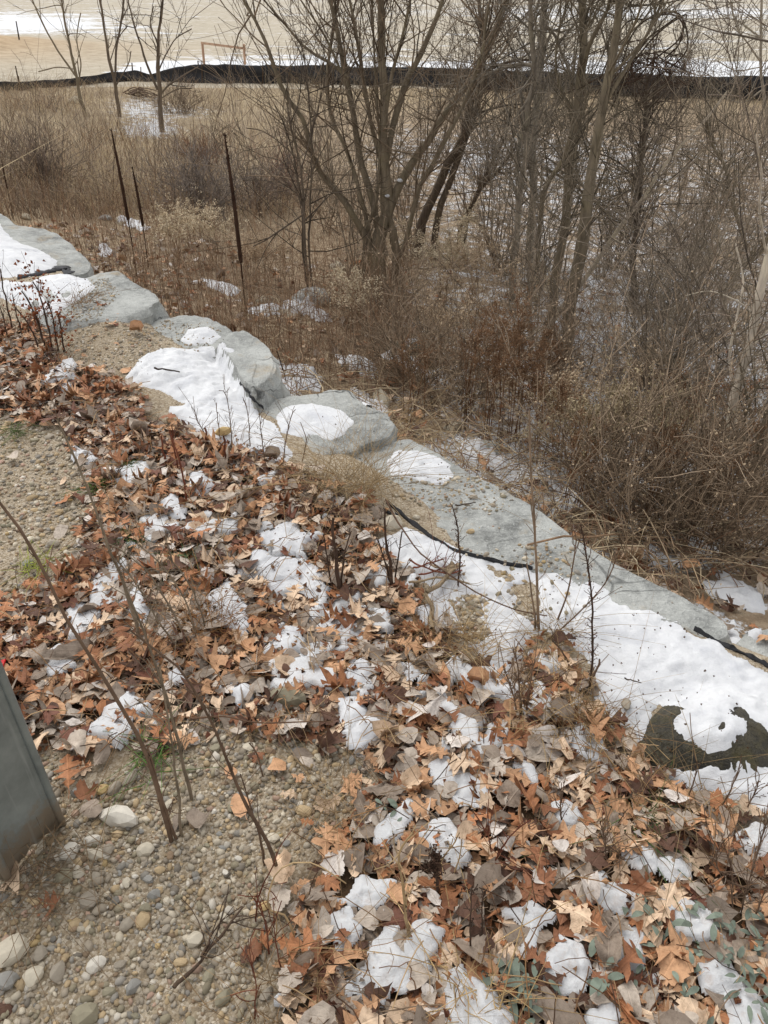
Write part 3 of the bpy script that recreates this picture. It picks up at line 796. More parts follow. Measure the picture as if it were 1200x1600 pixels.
# ------------------------------------------------------------------ strips of black landscape fabric between stones and drift
def fabric_strip(label, px, w, seed):
    C = np.array([P3(a, b) for a, b in px]); C = smooth_line(C, 40)
    t = np.gradient(C, axis=0); t /= np.linalg.norm(t, axis=1, keepdims=True)
    nrm = np.stack([-t[:, 1], t[:, 0], 0 * t[:, 0]], -1)
    s = np.arange(40) / 8.
    rows = []
    for j, o in enumerate((-.5, -.2, .1, .5)):
        ww = w * (1 + 1.1 * fbm(s * 3, s * 0 + 3, seed))
        rows.append(C + nrm * (o * ww)[:, None] + np.array([0, 0, 1]) * (.004 + .009 * (j % 2) + .010 * fbm(s * 3, s * 0 + j * 5, seed + 1))[:, None])
    rows += [r - np.array([0, 0, .004]) for r in rows[::-1]]
    A = np.stack(rows, 1); K, M, _ = A.shape
    idx = np.arange(K * M).reshape(K, M)
    Q = np.stack([idx[:-1], np.roll(idx, -1, 1)[:-1], np.roll(idx, -1, 1)[1:], idx[1:]], -1).reshape(-1, 4)
    return solo('landscape_fabric', label, 'fabric', A.reshape(-1, 3), Q, None, M_FABRIC, 'strips of black landscape fabric at the wall')
fabric_strip('torn black fabric edge showing between the longest slab and the snow drift', [(604, 786), (622, 800), (645, 820), (672, 840), (690, 850), (706, 862), (722, 866), (745, 872), (790, 882), (832, 890)], .007, 1)
fabric_strip('black fabric strip at the white round stone', [(582, 794), (600, 800), (622, 808)], .008, 2)
fabric_strip('black fabric sheet under the snow of the far upper slab', [(30, 432), (60, 428), (84, 422), (98, 420), (106, 430)], .07, 3)
fabric_strip('black fabric line at the tip of the longest slab', [(1084, 984), (1110, 998), (1140, 1014), (1180, 1032), (1215, 1050)], .007, 4)
fabric_strip('black fabric sliver in the gap beside the blocky boulder', [(374, 596), (386, 612), (398, 628), (412, 640)], .009, 5)

# ------------------------------------------------------------------ grey metal post
def metal_post():
    c0 = np.array([-.742, 1.052]); z0 = float(G(c0[0], c0[1])) - .02
    w_ = np.array([-.447, -.894]); n_ = np.array([.894, -.447])
    t = thing('metal_post', 'grey galvanised channel post with folded rims standing on the gravel', 'post', (c0[0], c0[1], z0))
    P = lambda u, v: c0 + w_ * u + n_ * v
    def sheet(name, prof, z_lo, z_hi, nz=26, thick=.004):
        prof = np.array(prof, float)
        d = np.gradient(prof, axis=0); d /= np.linalg.norm(d, axis=1, keepdims=True) + 1e-9
        back = prof + np.stack([d[:, 1], -d[:, 0]], -1) * thick
        ring = np.concatenate([prof, back[::-1]]); n = len(ring)
        f = np.linspace(0, 1, nz)
        V = np.concatenate([np.column_stack([np.array([P(u, v) for u, v in ring]), z_lo(ring[:, 0]) * (1 - q) + z_hi * q]) for q in f])
        i = np.arange(n); j = (i + 1) % n
        Q = np.concatenate([np.column_stack([k * n + i, k * n + j, (k + 1) * n + j, (k + 1) * n + i]) for k in range(nz - 1)])
        child(name, t, V, Q, None, M_METAL)
    arc = lambda cu, cv, r, a0, a1, m=7: [(cu + r * math.cos(a), cv + r * math.sin(a)) for a in np.linspace(a0, a1, m)]
    flat0 = lambda u: np.full(np.shape(u), z0)
    web = [(.017, .004), (.022, .0), (.030, -.003)] + [(u, -.004 + .0015 * math.sin(u * 40)) for u in np.linspace(.04, .13, 9)] + [(.140, -.003), (.148, .0), (.153, .004)]
    sheet('face_panel', web, lambda u: z0 + .035 * np.sin(np.clip(np.asarray(u) / .17, 0, 1) * math.pi) + .006 * np.sin(np.asarray(u) * 160), z0 + .95)
    sheet('rim', arc(.009, .004, .0085, math.pi * 1.15, -.05 * math.pi, 11), flat0, z0 + .95)
    sheet('rim', arc(.161, .004, .0085, math.pi * 1.05, -.15 * math.pi, 11), flat0, z0 + .95)
    sheet('side_panel', [(.001, -.002), (.0015, -.03), (.003, -.075)], flat0, z0 + .95)
    sheet('side_panel', [(.169, -.002), (.1685, -.03), (.167, -.075)], flat0, z0 + .95)
metal_post()
p = P3(4, 1053)
V = np.array([(x, y, z) for z in (0, .004) for x, y in ((-.03, -.01), (.014, -.014), (.018, .016), (-.03, .02))]) @ np.array([[.9, .1, .3], [-.1, 1, .2], [-.3, -.2, .9]]) + p + np.array([0, 0, .03])
solo('plastic_scrap', 'small bright red plastic scrap in the leaves behind the metal post', 'litter', V, [[0, 3, 2, 1], [4, 5, 6, 7], [0, 1, 5, 4], [1, 2, 6, 5], [2, 3, 7, 6], [3, 0, 4, 7]], None, M_RED, smooth=False)

# ------------------------------------------------------------------ silt fence, rail frame and stakes beyond
FB = [(-160, 143), (0, 141), (60, 139), (120, 133), (165, 129), (210, 126), (262, 128), (350, 131), (430, 130), (500, 131), (600, 133), (700, 137), (800, 142), (900, 147), (1000, 151), (1100, 155), (1200, 158), (1360, 162)]
FT = [(-160, 129), (0, 128), (60, 126), (120, 121), (165, 114), (195, 112), (212, 108), (235, 116), (262, 108), (305, 102), (350, 101), (430, 103), (500, 103), (600, 105), (700, 107), (800, 110), (900, 113), (1000, 115), (1060, 117), (1120, 119), (1200, 117), (1360, 119)]
fb = np.array(FB, float); ft = np.array(FT, float)
fx = np.linspace(-160, 1360, 305)
bot = hit(fx, np.interp(fx, fb[:, 0], fb[:, 1]))
ft_y = np.interp(fx, ft[:, 0], ft[:, 1]) + fbm(fx / 30., fx * 0, 8, 4) * 3.2
yb = np.convolve(np.pad(bot[:, 1], 12, 'edge'), np.ones(25) / 25, 'valid')
bot = np.array([at(a, b_, c_) for a, b_, c_ in zip(fx, np.interp(fx, fb[:, 0], fb[:, 1]), yb)])
topf = np.array([at(a, b_, c_) for a, b_, c_ in zip(fx, ft_y, yb)])
fence = thing('silt_fence', 'long low black silt fence sagging between thin stakes along the field edge', 'fence', tuple(bot[150]))
NP = 16; step = 304 // NP
for k in range(NP):
    a, b_ = k * step, (k + 1) * step + 1
    rows = []
    for j, f in enumerate(np.linspace(0, 1, 6)):
        q = bot[a:b_] * (1 - f) + topf[a:b_] * f
        q = q + np.array([0, 1, 0]) * ((.10 * fbm(fx[a:b_] / 7., np.full(b_ - a, j * .35), 9, 3) + .10 * np.sin(f * 5 + fx[a:b_] / 60)) * math.sin(math.pi * min(f + .15, 1)))[:, None]
        if j == 0: q = q - np.array([0, 0, .08])
        rows.append(q)
    A = np.stack(rows, 0); A = np.concatenate([A, (A + np.array([0, .02, 0]))[::-1]])
    M, K = A.shape[:2]
    idx = np.arange(M * K).reshape(M, K)
    Q = np.stack([idx[:, :-1], idx[:, 1:], np.roll(idx, -1, 0)[:, 1:], np.roll(idx, -1, 0)[:, :-1]], -1).reshape(-1, 4)
    child('fabric_panel', fence, A.reshape(-1, 3), Q, None, M_FABRIC)
for k in range(NP + 1):
    i = min(k * step, 304)
    h = .10 + .12 * _hash(np.array([k]), np.array([3]))[0]
    if k == 3: h = .5
    V, Q, tn = tubes(np.array([bot[i] - [0, .03, .2], topf[i] + [.03, -.03, h]]), np.array([.022, .018]), 5, lin(88, 70, 54))
    child('stake', fence, V, Q, None, M_DRY, tint=tn)

def box_bar(a, b, w):
    V, Q, _ = tubes(np.array([a, b]), np.array([w, w]) * .72, 4)
    return V, np.concatenate([Q, [[3, 2, 1, 0], [4, 5, 6, 7]]])
gp = hit([318, 383], [99, 103])
Yg = float(gp[:, 1].mean())
rail = thing('rail_frame', 'weathered wooden rail frame of two posts and one sloping rail standing on snowy field', 'rail', tuple(at(318, 99, Yg)))
for a, b_ in (((319, 101), (316, 66)), ((383, 105), (381, 69))):
    V, Q = box_bar(at(*a, Yg), at(*b_, Yg), .085); child('post', rail, V, Q, None, M_WOOD, smooth=False)
V, Q = box_bar(at(314, 67, Yg - .09), at(384, 76, Yg - .09), .065); child('rail', rail, V, Q, None, M_WOOD, smooth=False)
for (x0, y0, x1, y1, lb) in ((30, 62, 25, 33, 'thin dark marker stake far out on the snowy field'), (29, 127, 24, 103, 'thin dark stake leaning behind the low end of the silt fence'), (207, 111, 206, 98, 'short thin stake at the sagging dip of the silt fence'), (310, 103, 309, 95, 'short stake poking above the silt fence near the rail frame')):
    Y = float(hit(x0, y0)[0, 1]); Y = min(Y, 60)
    t = Y / ray(x0, y0)[1]
    V, Q, tn = tubes(np.array([at(x0, y0, Y), at(x1, y1, Y)]), np.array([1.2, .9]) * t / F, 5, lin(60, 48, 40))
    solo('marker_stake', lb, 'stake', V, Q, None, M_DRY, tint=tn)

# ------------------------------------------------------------------ fallen leaves
OAK = [(.0, .010), (.05, .03), (.10, .075), (.155, .17), (.19, .20), (.205, .10), (.235, .055), (.29, .10), (.355, .27), (.42, .385), (.435, .30), (.475, .315), (.47, .17), (.485, .075), (.54, .10), (.62, .27), (.715, .345), (.71, .23), (.75, .20), (.735, .09), (.78, .07), (.84, .15), (.90, .155), (.885, .075), (.94, .05), (1.0, .0)]
MAPLE = [(.0, .012), (.01, .09), (-.02, .22), (.03, .20), (.08, .30), (.16, .27), (.2, .40), (.30, .50), (.34, .40), (.40, .44), (.42, .30), (.46, .20), (.50, .12), (.56, .13), (.66, .25), (.70, .16), (.78, .17), (.83, .07), (.9, .06), (1, 0)]
POPLAR = [(.0, .012), (.01, .13), (.05, .27), (.11, .36), (.20, .43), (.31, .46), (.42, .445), (.53, .39), (.64, .31), (.74, .225), (.83, .14), (.91, .07), (1, 0)]
OVATE = [(.0, .01), (.05, .07), (.12, .15), (.22, .225), (.34, .26), (.47, .265), (.6, .235), (.72, .18), (.83, .11), (.92, .05), (1, 0)]
SERR = np.array
def leaf_shape(kind, seed, curl=1.0, lite=False):
    r = np.random.default_rng(seed)
    half = np.array({'oak': OAK, 'maple': MAPLE, 'poplar': POPLAR, 'ovate': OVATE}[kind], float)
    if lite: half = half[[0, 3, 4, 6, 8, 9, 10, 12, 13, 15, 16, 19, 21, 22, 23, 25]] if kind == 'oak' else half[::2] if kind != 'maple' else half
    if lite and half[-1, 0] < 1: half = np.concatenate([half, [[1., 0.]]])
    if kind in ('poplar', 'ovate') and not lite:
        h2 = []
        for k in range(len(half) - 1):             # toothed margin
            h2.append(half[k]); m = (half[k] + half[k + 1]) / 2; m[1] = max(0, m[1] - .012 - .012 * r.random()); h2.append(m)
        half = np.array(h2 + [half[-1]])
    n = len(half)
    V = []; UV = []; T = []
    mid = np.linspace(0, 1, n) * .6 + np.clip(half[:, 0], 0, 1) * .4
    mid[0] = 0; mid[-1] = 1
    L = [(m, 0.) for m in mid]
    for sgn in (1, -1):
        h = half.copy()
        h[1:-1] += r.normal(0, .018, (n - 2, 2)); h[1:-1, 1] *= 1 + .22 * r.normal() * np.sin(np.linspace(0, 3, n - 2) + r.uniform(0, 6))
        if r.random() < .3 and n > 8:                # torn edge
            q0 = r.integers(2, n - 4); h[q0:q0 + 3, 1] *= r.uniform(.25, .6)
        h[:, 1] = np.maximum(h[:, 1], 0)
        L += [(mid[k] + (h[k, 0] - mid[k]) * .5, sgn * h[k, 1] * .5) for k in range(n)]
        L += [(h[k, 0], sgn * h[k, 1]) for k in range(n)]
    L = np.array(L)
    Q = []
    for side in (0, 1):
        a0 = 0; b0 = n + side * 2 * n; c0 = b0 + n
        for k in range(n - 1):
            if lite:
                Q += [(a0 + k, a0 + k + 1, c0 + k + 1, c0 + k)] if side == 0 else [(a0 + k, c0 + k, c0 + k + 1, a0 + k + 1)]
            elif side == 0:
                Q += [(a0 + k, a0 + k + 1, b0 + k + 1, b0 + k), (b0 + k, b0 + k + 1, c0 + k + 1, c0 + k)]
            else:
                Q += [(a0 + k, b0 + k, b0 + k + 1, a0 + k + 1), (b0 + k, c0 + k, c0 + k + 1, b0 + k + 1)]
    u, w = L[:, 0], L[:, 1]
    cross = float(np.clip(r.normal(0, 1.7) * curl, -2.5, 2.5))
    along = float(np.clip(r.normal(.0, 1.3) * curl, -1.5, 1.5))
    if abs(along) < .05: along = .05
    if abs(cross) < .05: cross = .05
    fold = abs(r.normal(0, .35)) * curl
    th = cross * w
    y = np.sin(th) / cross; z = (1 - np.cos(th)) / cross + fold * np.abs(w)
    z = z + .035 * curl * np.sin(u * r.uniform(6, 11) + r.uniform(0, 6)) * np.abs(w) * 3 + .05 * curl * noise3(np.stack([u * 4, w * 5, u * 0 + seed], -1), seed)
    ph = along * (u - .45) + r.normal(0, .5) * curl * w * (u - .3)
    x = np.sin(ph) * (1 / along - z) ; zz = 1 / along - np.cos(ph) * (1 / along - z)
    V = np.stack([x, y, zz], -1)
    # petiole
    p0 = V[0]; d = V[0] - V[1]; d = d / np.linalg.norm(d)
    st = [p0 + d * s + np.array([0, 0, .10 * s * s]) + np.array([0, 1, 0]) * (.05 * s * r.normal()) for s in (0, .12, .25)]
    b = len(V)
    ss = []
    for q in st: ss += [q + np.array([0, .008, 0]), q - np.array([0, .008, 0])]
    V = np.concatenate([V, ss]); L = np.concatenate([L, [[-.1, .05]] * 6])
    Q += [(b, b + 1, b + 3, b + 2), (b + 2, b + 3, b + 5, b + 4)]
    V[:, 2] -= np.percentile(V[:, 2], 10)
    Q = np.array(Q)
    if lite:
        us = np.unique(Q); mp = np.zeros(len(V), int); mp[us] = np.arange(len(us)); V, L, Q = V[us], L[us], mp[Q]
    return V, Q, L

PAL = {                                            # leaf colours: name -> (colour, weight per kind)
    'rust brown': (lin(144, 98, 70), 8), 'orange brown': (lin(168, 116, 80), 7), 'tan brown': (lin(192, 150, 114), 9), 'pale tan': (lin(212, 186, 158), 5),
    'dark brown': (lin(92, 66, 52), 5), 'reddish brown': (lin(116, 76, 60), 2.5), 'bleached grey': (lin(186, 174, 160), 0), 'grey taupe': (lin(146, 132, 118), 0), 'silvery white': (lin(208, 200, 192), 0)}
PAL_G = {'bleached grey': 5, 'grey taupe': 9, 'silvery white': 2.5, 'pale tan': 4, 'tan brown': 3, 'dark brown': 1.5}
def pick_color(kind):
    if kind in ('oak', 'maple'):
        k = list(PAL); w = np.array([PAL[a][1] for a in k], float)
        if kind == 'oak': w = w + np.array([0, 0, 0, 0, 0, 0, 1.5, 2.5, 0])
    else:
        k = list(PAL_G); w = np.array([PAL_G[a] for a in k], float)
    return k[R.choice(len(k), p=w / w.sum())]

KINDS = ['oak'] * 12 + ['maple'] * 2 + ['poplar'] * 7 + ['ovate'] * 4
VAR = {}; LITE = {}
for kd, nv in (('oak', 16), ('maple', 7), ('poplar', 12), ('ovate', 9)):
    VAR[kd] = [leaf_shape(kd, 1000 + 37 * k + len(kd), .62 if k % 4 else 1.8) for k in range(nv)]
    LITE[kd] = [leaf_shape(kd, 3000 + 41 * k + len(kd), .65 if k % 3 else 2.0, True) for k in range(nv + 6)]

def rot_mats(yaw, tx, ty, flip):
    cz, sz = np.cos(yaw), np.sin(yaw); cx, sx_ = np.cos(tx), np.sin(tx); cy, sy = np.cos(ty), np.sin(ty)
    o = np.zeros_like(yaw); i = np.ones_like(yaw)
    Z = np.stack([np.stack([cz, -sz, o], -1), np.stack([sz, cz, o], -1), np.stack([o, o, i], -1)], -2)
    X = np.stack([np.stack([i, o, o], -1), np.stack([o, cx, -sx_], -1), np.stack([o, sx_, cx], -1)], -2)
    Y = np.stack([np.stack([cy, o, sy], -1), np.stack([o, i, o], -1), np.stack([-sy, o, cy], -1)], -2)
    Fm = np.stack([np.stack([i, o, o], -1), np.stack([o, flip, o], -1), np.stack([o, o, flip], -1)], -2)
    return X @ Y @ Z @ Fm

def in_snow(x, y, grow=0.0):
    m = np.zeros(np.shape(x), bool); h = np.zeros(np.shape(x))
    for P, th in SNOW:
        lo = P.min(0) - .05; hi = P.max(0) + .05
        k = (x > lo[0]) & (x < hi[0]) & (y > lo[1]) & (y < hi[1])
        if not k.any(): continue
        s = np.zeros(np.shape(x), bool)
        s[k] = sdf(x[k], y[k], P) > -grow
        m |= s; h = np.where(s, np.maximum(h, th), h)
    return m, h

lo = LEAF.min(0); hi = LEAF.max(0)
lo = np.maximum(lo, [-3.0, -.35]); hi = np.minimum(hi, [2.1, 6.4])
def scatter(n, poly, ragged=.10):
    x = R.uniform(lo[0], hi[0], n); y = R.uniform(lo[1], hi[1], n)
    d = sdf(x, y, poly) + ragged * fbm(x * 4, y * 4, 77, 3)
    k = (d > 0) & (x > -.52 * y - .62) & (x < .52 * y + .95) & (y > .2)
    return x[k], y[k], d[k]

def place_batch(x, y, z, kinds, size, tilt, curly=None):
    """Bakes leaves into one mesh."""
    bag = Bag()
    for kd in LITE:
        for vi, (V, Q, L) in enumerate(LITE[kd]):
            k = np.where((kinds == kd) & (np.arange(len(x)) % len(LITE[kd]) == vi))[0]
            if not len(k): continue
            M = rot_mats(R.uniform(0, 6.28, len(k)), R.normal(0, tilt, len(k)), R.normal(0, tilt, len(k)), np.where(R.random(len(k)) < .5, -1., 1.))
            W = np.einsum('kij,vj->kvi', M, V - np.array([0, 0, .03])) * size[k][:, None, None] + np.stack([x[k], y[k], z[k]], -1)[:, None, :]
            nv = len(V)
            C = np.array([PAL[pick_color(kd)][0] * R.uniform(.82, 1.22) for _ in k])
            bag.add(W.reshape(-1, 3), (Q[None] + (np.arange(len(k)) * nv)[:, None, None]).reshape(-1, 4), None, np.repeat(C, nv, 0), np.tile(L, (len(k), 1)))
    return bag.get()

x, y, d = scatter(40000, LEAF)
sn, sh = in_snow(x, y, .002)
k = (~sn | (R.random(len(x)) < .03)) & (R.random(len(x)) < np.clip(d / .08, .38, 1))
x, y = x[k], y[k]
for P_, n_ in ((GRAVEL_B, 90), (GRAVEL_A, 90), (SANDY, 30)):
    lo2 = np.maximum(P_.min(0), [-2.6, .3]); hi2 = np.minimum(P_.max(0), [2, 6])
    xa, ya = R.uniform(lo2[0], hi2[0], n_ * 3), R.uniform(lo2[1], hi2[1], n_ * 3)
    dd_ = sdf(xa, ya, P_); ka = (dd_ > 0) & (R.random(n_ * 3) < .16 + .8 * np.exp(-dd_ / .06))
    x = np.concatenate([x, xa[ka]]); y = np.concatenate([y, ya[ka]])
kinds = np.array(KINDS)[R.integers(0, len(KINDS), len(x))]
size = R.uniform(.026, .086, len(x)) * np.where(kinds == 'oak', 1.12, np.where(kinds == 'ovate', .82, .88))
z = G(x, y) + np.abs(R.normal(0, .012, len(x))) + .006
b = place_batch(x, y, z, kinds, size, .22)
c0 = np.array([0, 2, 0.]); b['V'] = b['V'] - c0
tag(link('leaf_litter', mesh('leaf_litter', b['V'], b['Q'], b['T'], M_LEAF, b['tint'], b['uv']), None, c0), kind='stuff')

# the leaves that lie uppermost, one object each
LANDMARKS = [('the grey metal post', 45, 1190), ('the white wedge stone', 187, 1280), ('the oval tan stone', 448, 1095), ('the dark wet rock', 1100, 1165), ('the white round stone', 610, 822),
             ('the tall thorny stalk', 925, 1060), ('the leaning stalk foot', 265, 1310), ('the crusty snow patch', 460, 910), ('the ragged snow plate', 565, 1408), ('the forked icy snow', 605, 1510),
             ('the grainy snow block', 745, 1580), ('the mounded snow piece', 838, 1445), ('the rounded snow plate', 1085, 1455), ('the ragged snow slab', 715, 1235), ('the tan grass tuft', 760, 1530),
             ('the grey green rosette', 830, 1545), ('the torn grey leaves', 625, 1085), ('the branching dead stick', 700, 930), ('the big snow sheet', 330, 650), ('the upper gravel patch', 60, 780), ('the sandy bare spot', 165, 545),
             ('the thin brown stalks', 285, 740), ('the tuft of wiry grass', 560, 750), ('the oblong snow piece', 968, 1412), ('the frosty green plant', 1150, 1490), ('the gravel tongue', 470, 1240), ('the forked weeds', 210, 900), ('the long snow drift', 1000, 1010)]
def where(px, py):
    """Place told by the nearest landmark."""
    best = min(LANDMARKS, key=lambda l: math.hypot(px - l[1], py - l[2]))
    dx, dy = px - best[1], py - best[2]
    dist = math.hypot(dx, dy)
    if dist < 26: rel = 'right at'
    elif abs(dx) > 2 * abs(dy): rel = 'right of' if dx > 0 else 'left of'
    elif abs(dy) > 2 * abs(dx): rel = 'in front of' if dy > 0 else 'behind'
    else: rel = ('before and ' if dy > 0 else 'behind and ') + ('right of' if dx > 0 else 'left of')
    far = 'close ' if 26 <= dist < 62 and 'and' not in rel else ''
    return far + rel + ' ' + best[0]
ORD = ['', 'second ', 'third ', 'fourth ', 'fifth ', 'sixth ', 'seventh ', 'eighth ']
def unique_labels(items):
    """items: list of [object, words, place, px, size]; gives each object its own label."""
    by = {}
    for it in items: by.setdefault((it[1], it[2]), []).append(it)
    for (w, p), L in by.items():
        L.sort(key=lambda i: i[3])
        if len(L) == 1: L[0][0]['label'] = f'{w} {p}'
        elif len(L) == 2:
            L[0][0]['label'] = f'{w} {p}, left one'; L[1][0]['label'] = f'{w} {p}, right one'
        else:
            for q, it in enumerate(L): it[0]['label'] = f'{ORD[min(q, 7)]}leftmost {w} {p}'

def poisson(cx, cy, rad, n):
    keep = []
    g = {}
    for i in range(len(cx)):
        r = rad[i]; c = (int(cx[i] // .12), int(cy[i] // .12)); ok = True
        for a in (-1, 0, 1):
            for b_ in (-1, 0, 1):
                for j in g.get((c[0] + a, c[1] + b_), ()):
                    if math.hypot(cx[i] - cx[j], cy[i] - cy[j]) < (r + rad[j]) * .5: ok = False
        if ok:
            keep.append(i); g.setdefault(c, []).append(i)
            if len(keep) >= n: break
    return np.array(keep)

x, y, d = scatter(14000, LEAF, .06)
px, py, dep = project(np.stack([x, y, G(x, y) + .04], -1))
k = (px > -15) & (px < 1215) & (py < 1610) & (py > 520)
x, y, px, py, dep = x[k], y[k], px[k], py[k], dep[k]
sn, sh = in_snow(x, y, .018)
k = ~sn | (R.random(len(x)) < .035)
x, y, px, py, dep = x[k], y[k], px[k], py[k], dep[k]
order = np.argsort(-(1 / dep) * R.uniform(.6, 1.4, len(x)))
x, y, px, py, dep = x[order], y[order], px[order], py[order], dep[order]
kinds = np.array(KINDS)[R.integers(0, len(KINDS), len(x))]
size = R.uniform(.058, .100, len(x)) * np.where(kinds == 'oak', 1.12, np.where(kinds == 'ovate', .85, .9))
kp = poisson(x, y, size * .82, 296)
KIND_WORD = {'oak': 'lobed oak leaf', 'maple': 'broad pointed leaf', 'poplar': 'rounded leaf', 'ovate': 'narrow oval leaf'}
SHARED = {}
items = []
for i in kp:
    kd = kinds[i]; vi = int(R.integers(0, len(VAR[kd]))); cn = pick_color(kd)
    V, Q, L = VAR[kd][vi]
    key = (kd, vi, cn)
    if key not in SHARED:
        SHARED[key] = mesh('fallen_leaf', V - np.array([0, 0, .03]), Q, None, M_LEAF, PAL[cn][0] * R.uniform(.95, 1.2), L)
    sn1, sh1 = in_snow(x[i:i + 1], y[i:i + 1])
    zz = top(x[i], y[i]) + .024 + R.uniform(0, .014) + (sh1[0] if sn1[0] else 0)
    o = link('fallen_leaf', SHARED[key], None, (x[i], y[i], zz))
    o.rotation_euler = (R.normal(0, .27) + (math.pi if R.random() < .5 else 0), R.normal(0, .22), R.uniform(0, 6.28))
    o.scale = (size[i],) * 3
    tag(o, 'x', 'leaf', 'dry fallen leaves on the bank')
    curl = 'curled ' if vi % 4 == 0 else ''
    items.append([o, f'{cn} {curl}{KIND_WORD[kd]}', where(px[i], py[i]), px[i], size[i]])
unique_labels(items)

# leaves blown past the wall, smaller in view
x = R.uniform(-4, 3.2, 16000); y = R.uniform(1.5, 9.5, 16000)
s = wall_s(x, y)
px, py, dep = project(np.stack([x, y, G(x, y)], -1))
dens = np.exp(-np.maximum(s - .3, 0) / 1.5) * (.35 + .5 * (px > 850) + .25 * (px < 330)) + .08
k = (s > .12) & (s < 6) & (R.random(len(x)) < dens) & (px > -150) & (px < 1350)
x, y = x[k], y[k]
sn, _ = in_snow(x, y, .02)
x, y = x[~sn], y[~sn]
kinds = np.array(KINDS)[R.integers(0, len(KINDS), len(x))]
size = R.uniform(.04, .092, len(x))
z = tops(x, y) + np.abs(R.normal(0, .012, len(x))) + .012
b = place_batch(x, y, z, kinds, size, .4)
c0 = np.array([0, 4, -.8]); b['V'] = b['V'] - c0
tag(link('slope_leaf_litter', mesh('slope_leaf_litter', b['V'], b['Q'], b['T'], M_LEAF, b['tint'], b['uv']), None, c0), kind='stuff')

# ------------------------------------------------------------------ gravel and pebbles
PCOL = {'pale cream': lin(214, 204, 184), 'warm grey': lin(158, 148, 134), 'blue grey': lin(140, 141, 140), 'white': lin(226, 220, 208), 'dark slate': lin(92, 92, 92), 'tan': lin(190, 164, 124), 'yellow ochre': lin(196, 166, 108), 'pinkish': lin(184, 148, 130), 'olive grey': lin(140, 134, 112), 'brown': lin(134, 106, 80)}
PW = np.array([5, 7, 2, 1.6, 1.2, 5, .2, 1, 4, 1.6]); PW /= PW.sum(); PN = list(PCOL)
_g = (1 + 5 ** .5) / 2
ICO0 = (np.array([(-1, _g, 0), (1, _g, 0), (-1, -_g, 0), (1, -_g, 0), (0, -1, _g), (0, 1, _g), (0, -1, -_g), (0, 1, -_g), (_g, 0, -1), (_g, 0, 1), (-_g, 0, -1), (-_g, 0, 1)]) / math.hypot(1, _g),
        np.array([(0, 11, 5), (0, 5, 1), (0, 1, 7), (0, 7, 10), (0, 10, 11), (1, 5, 9), (5, 11, 4), (11, 10, 2), (10, 7, 6), (7, 1, 8), (3, 9, 4), (3, 4, 2), (3, 2, 6), (3, 6, 8), (3, 8, 9), (4, 9, 5), (2, 4, 11), (6, 2, 10), (8, 6, 7), (9, 8, 1)]))
PSH = [rock_shape(ICO1, 300 + k, .35 + .5 * (k % 2 == 0), .26) for k in range(14)]
PSH0 = [rock_shape(ICO0, 340 + k, .3, .3) for k in range(14)]
def gravel_batch(x, y, z, rad, pal=None):
    bag = Bag()
    for vi, (S, FC, big_) in enumerate([(a, ICO1[1], 1) for a in PSH] + [(a, ICO0[1], 0) for a in PSH0]):
        k = np.where((np.arange(len(x)) % (len(PSH) if big_ else len(PSH0)) == vi % len(PSH)) & ((rad > .0060) == bool(big_)))[0]
        if not len(k): continue
        M = rot_mats(R.uniform(0, 6.28, len(k)), R.normal(0, .25, len(k)), R.normal(0, .25, len(k)), np.ones(len(k)))
        asp = np.stack([R.uniform(.9, 1.3, len(k)), R.uniform(.65, 1., len(k)), R.uniform(.45, .75, len(k))], -1)
        W = np.einsum('kij,kvj->kvi', M, S[None] * asp[:, None, :] * rad[k][:, None, None]) + np.stack([x[k], y[k], z[k] + rad[k] * .18], -1)[:, None, :]
        C = (np.array([PCOL[PN[q]] for q in R.choice(len(PN), len(k), p=PW)]) * .6 + lin(168, 152, 128) * .4) * R.uniform(.68, 1.08, (len(k), 1))
        bag.add(W.reshape(-1, 3), None, (FC[None] + (np.arange(len(k)) * len(S))[:, None, None]).reshape(-1, 3), np.repeat(C, len(S), 0))
    return bag.get()
def in_region(n, poly, ragged=.06):
    a = np.maximum(poly.min(0) - .1, [-3.2, -.35]); c = np.minimum(poly.max(0) + .1, [2.2, 6.4])
    x = R.uniform(a[0], c[0], n); y = R.uniform(a[1], c[1], n)
    k = (sdf(x, y, poly) + ragged * fbm(x * 6, y * 6, 55, 3) > -.03) & (x > -.52 * y - .62) & (y > .25)
    return x[k], y[k]
xs_, ys_, rs_ = [], [], []
for poly, n, r0 in ((GRAVEL_B, 28000, .0050), (GRAVEL_A, 18000, .0058), (SANDY, 5000, .0042), (GRIT_C, 2200, .0085), (GRIT_D, 900, .006)):
    x, y = in_region(n, poly)
    clump = fbm(x * 5, y * 5, 91, 3)
    k = R.random(len(x)) < np.clip(.85 + clump * .9, .3, 1)
    x, y = x[k], y[k]
    xs_.append(x); ys_.append(y); rs_.append(r0 * np.exp(R.normal(0, .5, len(x))))
x, y, r = map(np.concatenate, (xs_, ys_, rs_))
b = gravel_batch(x, y, Gf(x, y), np.minimum(r, .013))
tag(link('gravel', mesh('gravel', b['V'], b['Q'], b['T'], M_PEB, b['tint'])), kind='stuff')
